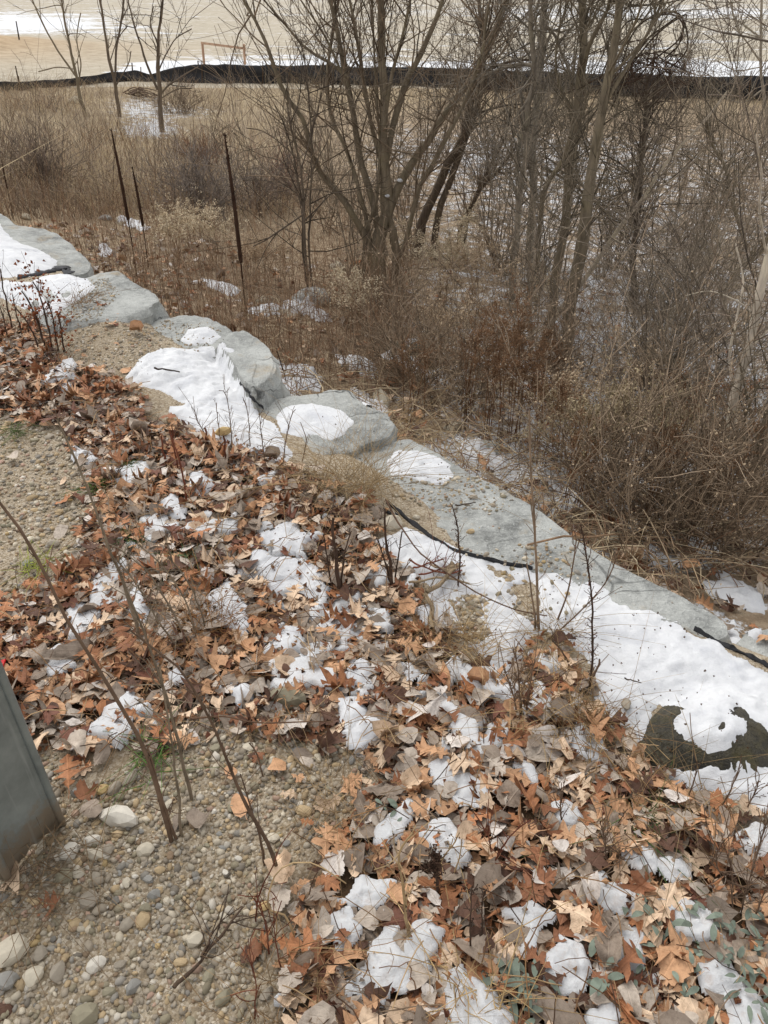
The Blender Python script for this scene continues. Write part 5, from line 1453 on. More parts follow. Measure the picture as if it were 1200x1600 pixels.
B_BR, B_GR, B_RED, B_TAN = lin(164, 144, 122), lin(178, 164, 148), lin(120, 78, 54), lin(158, 136, 108)
for lb, px, py, h, n, sp, c_, tw in [
    ('dense dark bramble at the lower right behind the longest slab', 1040, 850, .68, 30, .36, B_BR, (500, 1200)),
    ('dark twiggy bramble right of the dense bramble near the border', 1110, 850, .60, 26, .34, B_BR, (420, 1000)),
    ('low brown bramble just behind the slab beneath the seed plumes', 950, 800, .55, 24, .34, B_BR, (380, 900)),
    ('grey tangled briar filling the space below the leaning pole', 1000, 600, 1.0, 34, .45, B_GR, (420, 1200)),
    ('grey tangled briar arching before the pale leaning trunk', 1090, 610, 1.05, 34, .45, B_GR, (420, 1200)),
    ('fine grey twig mass in the gap before the crooked olive limb', 1060, 500, 1.2, 30, .4, B_GR, (420, 1200)),
    ('fine brown twig mass behind the leaning pole', 960, 420, 1.5, 26, .35, B_BR, (360, 1000)),
    ('brown twig mass under the vine tangle by the fence', 1060, 380, 1.5, 26, .4, B_BR, (360, 1000)),
    ('brown twig mass beyond the crooked olive limb', 1130, 340, 1.6, 24, .4, B_BR, (300, 900)),
    ('scrubby twigs between the slanting stems and the twin-stemmed tree', 770, 420, 1.2, 24, .4, B_BR, (300, 800)),
    ('scrubby twigs at the foot of the main tree on its near side', 600, 500, .5, 24, .5, B_BR, (260, 600)),
    ('matted brush over the mossy mound stone', 640, 600, .4, 36, .6, B_BR, (420, 900)),
    ('brush behind the upper end of the longest slab', 720, 640, .6, 30, .45, B_BR, (360, 900)),
    ('tangled brush under the trunk beside the vine tangle', 880, 640, .8, 30, .45, B_BR, (400, 1000)),
    ('briar at the right border between the two border trunks', 1215, 735, .6, 16, .3, B_GR, (300, 800)),
    ('thin scrub in the hollow behind the main tree', 640, 330, 1.2, 24, .4, B_BR, (260, 700)),
    ('thin scrub in the hollow left of the main tree', 530, 360, 1.0, 22, .4, B_BR, (240, 600)),
]:
    shrub(lb, px, py, h, n, sp, c_, (tw[0] // 2, tw[1] // 2), r0=.006, min_r=.0017, bits=420)
for lb, px, py, h, n, sp, c_, tw in [
    ('hazy rounded grey shrub alone on the grassy slope', 78, 300, .62, 46, .42, lin(132, 116, 104), (260, 420)),
    ('wide grey shrub with forked pale stems behind the tall dark spike', 315, 345, .72, 30, .5, lin(146, 134, 124), (340, 800)),
    ('second grey shrub crowding the wide grey shrub on its right', 400, 330, .68, 26, .5, lin(134, 120, 110), (300, 700)),
    ('dark low shrub beside the right slim sapling', 285, 178, .75, 34, .5, lin(128, 110, 94), (240, 500)),
    ('rust red grassy shrub on the slope right of the slim saplings', 318, 262, .5, 40, .28, lin(148, 108, 82), (160, 200)),
    ('dull red shrub left of the three thin saplings', 445, 308, .5, 34, .3, lin(134, 94, 80), (160, 260)),
]:
    shrub(lb, px, py, h, n, sp, c_, tw, group='shrubs on the grassy slope', r0=.007, min_r=.0024, tl=(.28, .15))

for lb, px, py, h, n in [
    ('spray of thin upright grey stems just right of the main tree', 640, 405, 2.3, 9), ('thin upright stems between the slanting pair and the twin-stemmed tree', 765, 400, 2.4, 9), ('slender stem cluster hugging the left of the twin-stemmed tree', 800, 430, 2.5, 8),
    ('slender stem cluster between twin-stemmed tree and bulging trunk', 858, 440, 2.5, 8), ('thin stems rising through the middle of the leaning pole', 940, 430, 2.4, 9), ('dense spray of thin stems under the vine tangle', 985, 350, 2.3, 10),
    ('thin arching stems right of the vine tangle', 1060, 330, 2.0, 9), ('upright stems beyond the crooked olive limb', 1110, 300, 2.2, 8), ('far thin stems before the fence right of the main tree', 700, 260, 2.4, 9), ('far thin stems before the fence behind the twin-stemmed tree', 830, 250, 2.4, 9),
    ('far thin stems before the fence left of the main tree', 500, 300, 2.2, 8), ('fan of thin stems at the left foot of the main tree', 555, 440, 1.9, 9), ('thin brown stems in the lower thicket below the bulging trunk', 820, 560, 1.5, 9), ('grey whips rising behind the dense bramble', 1020, 690, 1.3, 10), ('grey whips beside the pale smooth trunk', 1050, 600, 1.4, 8),
]:
    shrub(lb, px, py, h, n, .16, lin(150, 136, 118), (130, 420), (.42, .2), 'bare_sapling', 'thin upright stems in the thicket', .0085, 'sapling', 1.0, 6, .1, .0018)

# vine tangle near the fence at the upper right
root = thing('vine_tangle', 'dark looping vine tangle hanging by the straight trunk before the fence', 'vine', tuple(at(980, 180, 6.9)))
for pts in ([(960, 150), (985, 60), (1020, 25), (1058, 20), (1072, 45), (1074, 75), (1060, 95), (1030, 118)], [(935, 130), (975, 40), (1010, 30), (1048, 22), (1068, 40), (1060, 70), (1040, 90)],
            [(955, 170), (1000, 75), (1040, 40), (1065, 25), (1062, 60), (1020, 95), (990, 130)], [(940, 90), (965, 30), (985, 5), (1000, -30)], [(960, 140), (1020, 60), (1068, 24), (1072, 30)]):
    W = smooth_line(np.array([at(a, b_, 6.9 + .12 * math.sin(i)) for i, (a, b_) in enumerate(pts)]), 30)
    V, Q, tn = tubes(W, np.full(30, .0062), 5, lin(72, 58, 48)); child('vine', root, V, Q, None, M_TWIG, tint=tn)
P0 = np.array([smooth_line(np.array([at(a + R.normal(0, 25), b_ + R.normal(0, 15), 6.9 + R.normal(0, .25)) for a, b_ in ((930, 150), (970, 110), (1020, 90), (1060, 110))]), 8) for _ in range(12)])
l1 = grow(P0, np.full((12, 8), .004), 140, .28, .003, up=0, tang=.3, K=5); l2 = grow(*l1, 220, .16, .002, up=0, K=5)
bag = Bag()
for a in ((P0, np.full((12, 8), .004)), l1, l2):
    V, Q, tn = tubes(a[0], np.maximum(a[1], .0013), 3, lin(84, 66, 54)[None] * R.uniform(.7, 1.3, (len(a[0]), 1))); bag.add(V, Q, None, tn)
g = bag.get(); child('twigs', root, g['V'], g['Q'], None, M_TWIG, 'stuff', tint=g['tint'])

# ------------------------------------------------------------------ plumed seed heads (goldenrod-like) and rusty docks
def plumes(label, px, py, h, n, spread, color, fl=900, sc_=1.0, name='plumed_weed', group='dry plumed weeds', stemc=lin(140, 116, 90)):
    b = hit(px, py)[0]
    root = thing(name, label, 'weed', tuple(b), group)
    s = np.linspace(0, 1, 8)
    d = R.normal(0, spread, (n, 2)); L = h * R.uniform(.75, 1.1, n)
    P = b + np.concatenate([R.normal(0, .06, (n, 2)), np.full((n, 1), -.03)], 1)[:, None] + np.stack([d[:, 0, None] * s ** 1.6 * L[:, None], d[:, 1, None] * s ** 1.6 * L[:, None], L[:, None] * (s - .12 * s ** 4)], -1)
    Rd = np.repeat((.0032 * (1 - .6 * s))[None], n, 0)
    for k in range(min(5, n)):
        V, Q, tn = tubes(P[k], Rd[k], 4, stemc); child('stem', root, V, Q, None, M_DRY, tint=tn)
    bag = Bag()
    if n > 5:
        V, Q, tn = tubes(P[5:], Rd[5:], 3, stemc[None] * R.uniform(.7, 1.2, (n - 5, 1))); bag.add(V, Q, None, tn)
    br = grow(P[:, 4:], Rd[:, 4:], n * 9, .16 * sc_, .0014, up=.05, tang=.8, lo_u=.05, K=6)
    br[0][:, :, 2] -= (np.linspace(0, 1, 6) ** 2 * .05 * sc_)[None]
    V, Q, tn = tubes(br[0], np.maximum(br[1], .001), 3, stemc[None] * R.uniform(.7, 1.3, (len(br[0]), 1))); bag.add(V, Q, None, tn)
    g = bag.get(); child('side_stalks', root, g['V'], g['Q'], None, M_DRY, 'stuff', tint=g['tint'])
    V, T, tn = fluff(br[0][:, 1:].reshape(-1, 3), int(fl * 1.7), .0098 * sc_, color, .013 * sc_)
    child('seed_head', root, V, None, T, M_DRY, 'stuff', tint=tn, smooth=False)
FL = lin(226, 210, 182); FL2 = lin(206, 184, 156)
for lb, px, py, h, n, sp, c_, fl in [
    ('pale tan plume clump at the right foot of the main tree', 690, 475, .85, 14, .26, FL, 2600), ('brown plume clump right of the main tree foot', 745, 490, .75, 12, .26, FL2, 1800), ('tan plume clump between the slanting stems', 640, 430, .6, 8, .25, FL, 900),
    ('tan plume clump left of the main tree foot', 555, 520, .55, 9, .25, FL, 1100), ('pale plume pair beside the twin-stemmed grey tree', 840, 500, .6, 7, .2, FL, 900), ('olive plume clump in the lower thicket', 900, 745, .55, 14, .28, lin(178, 162, 132), 2200),
    ('bushy olive plume clump behind the longest slab, lowest one', 960, 760, .62, 16, .28, lin(174, 158, 128), 2600), ('tan plume clump before the grey briar', 1000, 680, .6, 12, .28, FL2, 1700), ('rusty plume clump beside the grey briar', 1060, 700, .6, 12, .26, lin(160, 122, 94), 1500),
    ('brown plume clump left of the dark bramble', 870, 700, .5, 10, .26, FL2, 1300), ('frosted brown plume clump near the border trunk', 1120, 770, .5, 10, .26, lin(166, 146, 126), 1200),
    ('pale plume clump on the slope near the tall dark spike', 345, 410, .55, 9, .26, FL, 1200), ('tan plume clump on the slope left of the tall dark spike', 275, 415, .55, 9, .26, FL, 1200), ('small brown plume clump above the flat grit slab', 410, 440, .5, 8, .25, FL2, 900),
    ('small plume clump at the left foot of the wide grey shrub', 310, 385, .5, 7, .25, FL, 800), ('faded plume clump beside the tan leaning stone', 700, 560, .5, 9, .26, FL2, 1000),
]:
    plumes(lb, px, py, h, n, sp, c_, fl)
for lb, px, py, h, n, fl in [('tall rust brown seed column rising before the twin-stemmed tree', 785, 700, 1.05, 9, 1700), ('second rust brown seed column left of the tallest one', 752, 690, .8, 6, 900), ('short orange brown seed spray before the thick bent trunk', 835, 640, .75, 7, 900), ('rust seed column behind the far end of the longest slab', 805, 690, .7, 6, 700), ('thin brown dock stalks before the dark bramble', 905, 800, .6, 7, 380), ('leaning brown dock stalks inside the bramble', 1000, 830, .72, 7, 380), ('tall brown dock stalks at the right of the bramble', 1090, 860, .75, 7, 380), ('slim brown dock stalks behind the stone with oval snow cap', 640, 650, .6, 6, 300), ('brown dock stalks close behind the tan leaning stone', 720, 655, .85, 7, 420), ('slim dock stalks in the gap left of the olive plume clump', 855, 740, .7, 7, 380)]:
    plumes(lb, px, py, h, n, .07, lin(130, 102, 78), fl, .7, 'dock_stalk', 'rusty dock stalks', lin(118, 86, 62))

# ------------------------------------------------------------------ tall dark mullein spikes on the slope
def spike(label, base, tip, w, head, kink=None):
    b = hit(*base)[0]; pts = [base] + ([kink] if kink else []) + [tip]
    W = smooth_line(np.array([at(*p, b[1]) for p in pts]), 30); W[0, 2] -= .05
    dep = project(W)[2]; r = w / 2 * dep / F * .58
    root = thing('dead_spike', label, 'weed', tuple(W[0]), 'dark dead flower spikes on the slope')
    k = int(30 * head)
    V, Q, tn = tubes(W[:k + 1], r[:k + 1] * .5, 5, lin(70, 50, 38)); child('stem', root, V, Q, None, M_DRY, tint=tn)
    rr = r[k:] * (1 - np.linspace(0, 1, 30 - k) ** 3 * .7) * (1 + .07 * np.sin(np.arange(30 - k) * 2.3))
    V, Q, tn = tubes(W[k:], rr * 1.25, 7, lin(66, 48, 38))
    bag = Bag(); bag.add(V, Q, None, tn)
    V, T, tn = fluff(W[k:], 260, float(r.mean() * .6), lin(56, 40, 32), float(r.mean() * .55)); bag.add(V, None, T, tn)
    g = bag.get(); child('seed_head', root, g['V'], g['Q'], g['T'], M_DRY, tint=g['tint'])
spike('left dark spike with a tapering tip standing on the slope', (214, 432), (174, 203), 7, .42, (197, 325))
spike('middle short dark spike close right of the left spike', (232, 420), (207, 262), 6, .45, (222, 345))
spike('tallest dark spike with a thick head standing above the blocky boulder', (388, 522), (351, 211), 9, .38, (369, 345))
for lb, a, b_, w in (('thin bare dark stalk rising beside the pale snow-capped boulder', (454, 618), (432, 545), 2.5), ('thin dark stalk left of the sandy slab among red leaves', (22, 345), (2, 250), 3)):
    spike(lb, a, b_, w, .55)

# ------------------------------------------------------------------ dead grass and thin brown weeds: uncountable
def blades(name, pts, h, w, colors, lean=.25, segs=3, droop=.25, patchy=False):
    n = len(pts)
    s = np.linspace(0, 1, segs + 1)
    d = R.normal(0, lean, (n, 2)); H = h * np.exp(R.normal(0, .3, n))
    P = pts[:, None] + np.stack([d[:, 0, None] * s * H[:, None] * (1 + s), d[:, 1, None] * s * H[:, None] * (1 + s), H[:, None] * (s - droop * s * s * np.minimum(np.linalg.norm(d, axis=1) * 2, 1)[:, None])], -1)
    Rd = w * R.uniform(.6, 1.3, (n, 1)) * (1 - .8 * s)[None]
    if patchy:                                     # colour and height drift from patch to patch
        f = fbm(pts[:, 0] * .55, pts[:, 1] * .30, 71, 3); g2 = fbm(pts[:, 0] * 1.3, pts[:, 1] * .7, 73, 3)
        ci = np.clip(((f * 1.1 + .5) * len(colors) + R.normal(0, .8, n)).astype(int), 0, len(colors) - 1)
        P = pts[:, None] + (P - pts[:, None]) * np.clip(1 + 1.5 * g2, .25, 1.9)[:, None, None]
    else: ci = R.integers(0, len(colors), n)
    C = colors[ci] * R.uniform(.7, 1.2, (n, 1))
    V, Q, tn = tubes(P, Rd, 3, C)
    c0 = pts.mean(0)
    tag(link(name, mesh(name, V - c0, Q, None, M_DRY, tn), None, c0), kind='stuff')
GC = np.array([lin(204, 184, 152), lin(188, 168, 138), lin(216, 198, 166), lin(166, 146, 120), lin(194, 170, 138)])
qx = R.uniform(-60, 520, 13500); qy = 132 + 210 * R.random(13500) ** 1.15
k = R.random(13500) < np.clip(1.25 - qx / 600, .25, 1) * np.clip(1.15 - ((qx - 215) / 75) ** 2 * 0 - np.exp(-((qx - 215) / 60) ** 2 - ((qy - 168) / 34) ** 2) * 1.35, .05, 1)
pts = hit(qx[k], qy[k])
blades('dead_grass', pts, .30, .0045, np.array([lin(140, 122, 104), lin(192, 170, 138), lin(166, 150, 134), lin(206, 186, 152), lin(172, 144, 116), lin(128, 114, 102)]), .3, 2, .2, True)
qx = R.uniform(-60, 520, 900); qy = 150 + 200 * R.random(900)
blades('tall_weeds', hit(qx, qy), .55, .0042, np.array([lin(96, 76, 60), lin(120, 94, 72), lin(108, 92, 78)]), .12, 4, .1, True)
qx = R.uniform(-60, 1260, 5500); qy = R.uniform(136, 172, 5500)
blades('fence_grass', hit(qx, qy), .17, .005, GC * 1.05, .25, 2, .25, True)
qx = R.uniform(-40, 700, 5200); qy = R.uniform(300, 640, 5200)
pts = hit(qx, qy); s = wall_s(pts[:, 0], pts[:, 1]); pts = pts[(s > .3)]
WC = np.array([lin(140, 114, 92), lin(162, 134, 108), lin(118, 98, 82), lin(180, 154, 126), lin(150, 118, 94)])
blades('slope_weeds', pts[:1900], .36, .0022, WC, .22, 4)
qx = R.uniform(560, 1240, 2600); qy = R.uniform(200, 860, 2600)
pts = hit(qx, qy); s = wall_s(pts[:, 0], pts[:, 1]); pts = pts[s > .42]
blades('thicket_weeds', pts[:1500], .34, .0026, np.concatenate([WC, GC]), .35, 4)
# fine seedy side twigs of the slope weeds
qx = R.uniform(-40, 640, 1500); qy = R.uniform(310, 600, 1500)
pts = hit(qx, qy); s = wall_s(pts[:, 0], pts[:, 1]); pts = pts[s > .35]
ss = np.linspace(0, 1, 6)
P = pts[:, None] + np.stack([R.normal(0, .06, (len(pts), 1)) * ss, R.normal(0, .06, (len(pts), 1)) * ss, R.uniform(.25, .6, (len(pts), 1)) * ss], -1)
Rd = np.repeat((.0025 * (1 - .6 * ss))[None], len(pts), 0)
l1 = grow(P, Rd, 4500, .09, .0012, up=.4, tang=.5, lo_u=.35, K=4)
bag = Bag()
for a, sd_n in (((P, Rd), 0), (l1, 1)):
    V, Q, tn = tubes(a[0], np.maximum(a[1], .001), 3, WC[R.integers(0, 5, len(a[0]))]); bag.add(V, Q, None, tn)
V, T, tn = fluff(l1[0][:, 2:].reshape(-1, 3), 6000, .005, lin(112, 84, 60), .006); bag.add(V, None, T, tn)
g = bag.get(); c0 = pts.mean(0)
tag(link('seedy_weeds', mesh('seedy_weeds', g['V'] - c0, g['Q'], g['T'], M_DRY, g['tint']), None, c0), kind='stuff')
# fallen twigs lying in the thicket
qx = R.uniform(380, 1260, 3800); qy = R.uniform(230, 930, 3800)
pts = hit(qx, qy); s = wall_s(pts[:, 0], pts[:, 1]); pts = pts[s > .35]; n = len(pts)
a = R.uniform(0, 6.28, n); L = R.uniform(.15, .55, n); ss = np.linspace(-.5, .5, 5)
P = pts[:, None] + np.stack([np.cos(a)[:, None] * L[:, None] * ss, np.sin(a)[:, None] * L[:, None] * ss, R.uniform(-.2, .35, (n, 1)) * L[:, None] * (ss + .5) + .02 + .06 * (1 - 4 * ss * ss)], -1)
P = P + np.cumsum(R.normal(0, .012, P.shape), 1)
V, Q, tn = tubes(P, np.repeat(R.uniform(.0012, .0035, (n, 1)), 5, 1), 3, np.concatenate([WC, GC])[R.integers(0, 10, n)])
c0 = pts.mean(0)
tag(link('fallen_twigs', mesh('fallen_twigs', V - c0, Q, None, M_TWIG, tn), None, c0), kind='stuff')
# brush pile by the saplings
root = thing('brush_pile', 'small heap of dark cut branches beside the right slim sapling', 'branch', tuple(hit(222, 152)[0]))
for k in range(14):
    a = hit(202 + R.normal(0, 5), 151 + R.normal(0, 3))[0]; b_ = hit(244 + R.normal(0, 6), 155 + R.normal(0, 4))[0]
    W = smooth_line(np.array([a + [0, 0, .1], (a + b_) / 2 + [0, 0, .18 + R.normal(0, .09)], b_ + [0, 0, .1]]), 10)
    V, Q, tn = tubes(W, np.linspace(.020, .009, 10), 5, lin(98, 82, 70)); child('branch', root, V, Q, None, M_BARK, tint=tn)

# ------------------------------------------------------------------ foreground stalks, tufts, sticks and green sprigs
def stalk(label, stems, color, tw=0, tl=.07, seeds=0, seed_size=.004, seed_col=None, lean=0.0, group='dry stalks on the bank', name='dry_stalk', up=.5, lo=.25, seed_jit=.004, rtw=.0012):
    """stems: list of (pixel polyline from base to tip, width at base px, width at tip px)."""
    b = P3(*stems[0][0][0])
    root = thing(name, label, 'weed', tuple(b), group)
    AP, AR = [], []
    for pts, w0, w1 in stems:
        p0 = P3(*pts[0])
        yb = p0[1]
        W = [p0] + [np.array(at(a, c, yb + lean * (i + 1) / len(pts))) for i, (a, c) in enumerate(pts[1:])]
        W[0] = W[0] - np.array([0, 0, .02])
        C = smooth_line(np.array(W), 16)
        dep = project(C)[2]; r = np.linspace(w0, w1, 16) / 2 * dep / F
        q = np.linspace(0, 7, 16)
        C = C + np.stack([fbm(q, q * 0 + pts[0][0], 5, 2), fbm(q, q * 0 + pts[0][1], 6, 2), 0 * q], -1) * (r * 1.3)[:, None]
        V, Q, tn = tubes(C, r * (1 + .15 * fbm(q * 3, q * 0, 8, 2)), 6, color * R.uniform(.85, 1.15)); child('stem', root, V, Q, None, M_DRY, tint=tn)
        AP.append(C); AR.append(r)
    bag = Bag()
    if tw:
        g1 = grow(np.array(AP), np.array(AR), tw, tl, rtw, up=up, tang=.55, lo_u=lo, K=5)
        V, Q, tn = tubes(g1[0], np.maximum(g1[1], .0006), 4, color[None] * R.uniform(.75, 1.2, (tw, 1))); bag.add(V, Q, None, tn)
        src = g1[0][:, 2:].reshape(-1, 3)
    else: src = np.concatenate(AP)[4:]
    if seeds:
        V, T, tn = fluff(src, seeds, seed_size, seed_col if seed_col is not None else color * .8, seed_jit); bag.add(V, None, T, tn)
    if bag.V:
        g = bag.get(); child('side_twigs', root, g['V'], g['Q'], g['T'], M_DRY, 'stuff', tint=g['tint'], smooth=False)
    return root
S_BR, S_DK, S_GR, S_TN, S_RD = lin(112, 92, 76), lin(80, 64, 54), lin(132, 118, 100), lin(182, 156, 118), lin(112, 68, 52)
stalk('long thick brown stalk leaning left over the litter from the gravel', [([(268, 1314), (252, 1250), (222, 1170), (185, 1100), (145, 1030), (100, 955), (62, 880), (30, 825), (-6, 778)], 7.5, 4.5), ([(276, 1312), (262, 1280), (240, 1200), (228, 1165)], 5, 3)], S_BR, 22, .04, 30, .003)
stalk('pair of thin grey stalks close right of the long leaning stalk', [([(284, 1306), (280, 1245), (272, 1200), (262, 1120), (250, 1040)], 5, 3), ([(299, 1250), (290, 1215), (278, 1150), (262, 1095), (250, 1060), (225, 985), (205, 940), (190, 905)], 6, 3)], S_GR, 44, .07, 60, .0028, S_BR)
stalk('slim grey brown stalk leaning from the litter to the upper gravel', [([(222, 1010), (205, 950), (192, 905), (170, 855), (150, 800), (130, 745), (112, 705), (88, 655)], 6, 3)], S_GR, 26, .05, 30, .003, S_BR)
stalk('fan of fine seedy weeds sprawling left of the wide crusty patch', [([(300, 1010), (270, 960), (235, 900), (190, 860), (170, 850)], 4, 2), ([(310, 1000), (285, 930), (250, 880), (215, 850)], 3, 2), ([(290, 1020), (250, 975), (215, 915), (180, 872)], 3, 2), ([(325, 990), (312, 950), (290, 905), (262, 870)], 3, 2)], S_GR, 80, .07, 150, .0026, S_BR)
stalk('long dark stalk leaning from the litter tip over the right gravel', [([(438, 1372), (425, 1330), (405, 1290), (378, 1240), (350, 1170), (320, 1110), (285, 1050), (250, 1020), (205, 985)], 7, 3), ([(412, 1352), (410, 1320), (392, 1262), (376, 1210)], 5, 2), ([(412, 1214), (402, 1180), (390, 1160)], 3, 2)], S_BR, 36, .045, 40, .003)
stalk('pair of tall slender tan stems standing in the drift before the longest slab', [([(843, 986), (842, 930), (838, 870), (834, 800), (830, 720), (826, 640)], 4.5, 3), ([(838, 985), (832, 940), (825, 890), (823, 880)], 4, 2), ([(841, 980), (837, 860), (828, 780)], 2.5, 2)], lin(138, 118, 98), 14, .06)
stalk('tall thorny dark stalk standing upright in the drift', [([(924, 1082), (927, 1020), (925, 960), (921, 900), (914, 850), (908, 820)], 4, 2.2)], S_DK, 90, .018, 130, .0028, S_RD, up=.2, lo=.02)
stalk('thin forked stems bending right beside the thorny stalk', [([(850, 998), (890, 972), (930, 930), (955, 895), (964, 866)], 3, 1.8), ([(868, 975), (885, 930), (895, 880), (900, 840), (890, 820), (870, 800)], 3, 1.5), ([(895, 1045), (880, 1020), (862, 1000)], 4, 2), ([(915, 1075), (930, 1050), (938, 1030)], 4, 3)], S_BR, 26, .05, 30, .003)
stalk('thorny short stem with fine teeth standing before the longest slab', [([(716, 918), (718, 860), (714, 820), (706, 790)], 3, 2)], S_DK, 50, .014, 60, .0024, S_RD, up=.2, lo=.1)
stalk('bundle of dark dry stems in the leaves above the crusty snow patch', [([(528, 932), (525, 890), (522, 850), (520, 810)], 9, 4), ([(532, 925), (536, 880), (548, 830)], 4, 2), ([(522, 930), (512, 880), (505, 835)], 4, 2)], S_DK, 36, .045, 90, .003, S_BR)
stalk('second bundle of dark dry stems beside the crusty snow patch', [([(612, 925), (608, 880), (603, 830), (601, 800)], 7, 3), ([(615, 920), (600, 870), (588, 840)], 4, 2), ([(617, 918), (622, 870), (628, 830)], 3, 2)], S_DK, 34, .045, 80, .003, S_BR)
stalk('three thin brown stalks standing at the edge of the big snow sheet', [([(294, 790), (284, 735), (270, 690), (266, 672)], 4, 2.5), ([(260, 730), (254, 700), (251, 682)], 4, 2.5), ([(278, 735), (272, 700), (268, 665)], 3, 2), ([(356, 740), (352, 710), (350, 682)], 4, 3), ([(324, 700), (322, 680), (320, 668)], 4, 3)], S_RD, 20, .03, 20, .003)
stalk('sparse fine weeds growing through the big snow sheet', [([(330, 692), (310, 660), (304, 640)], 1.8, 1.2), ([(362, 700), (360, 660), (352, 615), (342, 610)], 1.8, 1.2), ([(390, 700), (388, 650), (380, 620)], 2, 1.2), ([(415, 730), (410, 690), (404, 640)], 2, 1.2), ([(440, 735), (446, 690), (455, 650), (462, 640)], 2, 1.2), ([(345, 690), (340, 655), (338, 630)], 1.8, 1.2), ([(470, 720), (478, 690), (470, 660)], 2, 1.2)], S_BR, 60, .05, 70, .003, S_DK)
stalk('leafy rust red weed clump with upright dark stems by the far snow', [([(72, 550), (58, 500), (44, 468), (34, 455)], 4, 2), ([(82, 548), (70, 490), (60, 455), (52, 440)], 3.5, 2), ([(90, 548), (84, 505), (75, 470)], 3, 2), ([(98, 550), (96, 520), (92, 490)], 3, 2), ([(64, 552), (46, 510), (24, 480)], 3, 2)], S_DK, 60, .10, 300, .011, lin(140, 84, 56), seed_jit=.02, lo=.05)
stalk('dark wiry stems sprouting left of the rust red clump', [([(20, 520), (12, 480), (4, 440), (0, 420)], 3, 2), ([(36, 530), (26, 490), (20, 460)], 2.5, 1.5), ([(12, 540), (6, 500), (-4, 470)], 2.5, 1.5)], S_DK, 40, .08, 60, .004)
stalk('dry seedy weed with curved stem before the thick snow piece', [([(676, 1390), (690, 1345), (708, 1320), (718, 1302)], 4, 2), ([(640, 1470), (634, 1420), (624, 1350), (632, 1320), (646, 1300)], 7, 3), ([(705, 1372), (716, 1345), (722, 1310)], 3, 1.5)], S_TN, 24, .04, 40, .0035, S_DK)
stalk('dark bristly seed-headed stem standing in the thick snow piece', [([(684, 1400), (681, 1365), (679, 1335)], 5, 4)], S_DK, 60, .016, 200, .005, lin(72, 54, 44), lo=.6, seed_jit=.006)
stalk('two tall dark stems among curled leaves at the lower middle', [([(738, 1490), (735, 1440), (737, 1385)], 3.5, 2), ([(752, 1470), (754, 1420), (757, 1392)], 3, 2)], S_DK, 20, .03, 30, .003)
stalk('red brown thin branch slanting through leaves right of the thick snow piece', [([(752, 1370), (775, 1340), (800, 1305), (830, 1280)], 4, 2), ([(770, 1345), (764, 1310), (742, 1270)], 3, 2)], S_RD, 14, .05)
stalk('bushy brown seeded weed left of the thorny stalk', [([(818, 1120), (812, 1080), (808, 1040), (800, 1010)], 3.5, 2), ([(822, 1120), (828, 1070), (836, 1030)], 3, 2), ([(812, 1125), (800, 1080), (786, 1040)], 3, 2)], S_BR, 50, .06, 160, .0035, lin(136, 108, 78))
stalk('bent thin stems at the snow edge below the dark wet rock', [([(1120, 1270), (1138, 1240), (1152, 1210), (1158, 1180)], 3, 1.5), ([(1072, 1250), (1085, 1220), (1090, 1190)], 3, 1.5), ([(1160, 1275), (1176, 1245), (1186, 1220)], 3, 1.5), ([(1180, 1350), (1190, 1310), (1200, 1278)], 3.5, 2)], S_BR, 30, .05, 50, .003)
stalk('thin twiggy weeds among curled leaves at the right border', [([(1150, 1420), (1140, 1380), (1112, 1350)], 3, 1.5), ([(1160, 1430), (1165, 1390), (1180, 1350)], 3, 1.5), ([(1110, 1360), (1118, 1335), (1132, 1312)], 3, 1.5), ([(1180, 1440), (1192, 1400), (1200, 1380)], 3, 1.5)], S_BR, 60, .06, 80, .003)
stalk('fine branched weed standing in leaves left of the long oak pile', [([(950, 1352), (944, 1310), (938, 1285)], 3, 1.5), ([(880, 1290), (876, 1260), (880, 1230)], 3, 1.5), ([(985, 1350), (962, 1330), (948, 1322)], 3, 1.5)], S_BR, 50, .045, 60, .0028)
stalk('sprawling twig with hooked tip on the lower gravel rim', [([(398, 1440), (404, 1400), (420, 1365), (428, 1350)], 3, 2), ([(420, 1490), (414, 1440), (402, 1400)], 3, 2), ([(396, 1590), (400, 1540), (392, 1500)], 3, 1.5), ([(442, 1520), (430, 1470), (428, 1430)], 3, 1.5)], S_RD, 30, .05, 20, .0028)
stalk('arching tan grass stems over curled grey leaves at the lower left litter', [([(465, 1470), (445, 1430), (420, 1420), (426, 1375), (450, 1352), (490, 1350), (540, 1380)], 3.5, 2), ([(428, 1470), (432, 1440), (420, 1425)], 3, 2)], S_TN)

def tuft(label, px, py, h, n, spread, color, w=.0016, name='grass_tuft', group='dry grass tufts', area=.03, arch=.5):
    b = P3(px, py)
    s = np.linspace(0, 1, 7)
    d = R.normal(0, spread, (n, 2)); L = h * np.exp(R.normal(0, .3, n)); q = np.linalg.norm(d, axis=1)[:, None]
    P = b + np.concatenate([R.normal(0, area, (n, 2)), np.zeros((n, 1))], 1)[:, None] + np.stack([d[:, 0, None] * s * L[:, None] * (1 + s), d[:, 1, None] * s * L[:, None] * (1 + s), L[:, None] * (s - arch * s * s * np.minimum(q * 1.6, 1.5))], -1)
    P[..., 2] = np.maximum(P[..., 2], b[2] + .006 + .03 * R.random((n, 1)))
    Rd = w * R.uniform(.6, 1.3, (n, 1)) * (1 - .75 * s)[None]
    C = color[None] * R.uniform(.7, 1.25, (n, 1))
    root = thing(name, label, 'grass', tuple(b), group)
    V, Q, tn = tubes(P, Rd, 3, C)
    child('blades', root, V, Q, None, M_DRY, 'stuff', tint=tn)
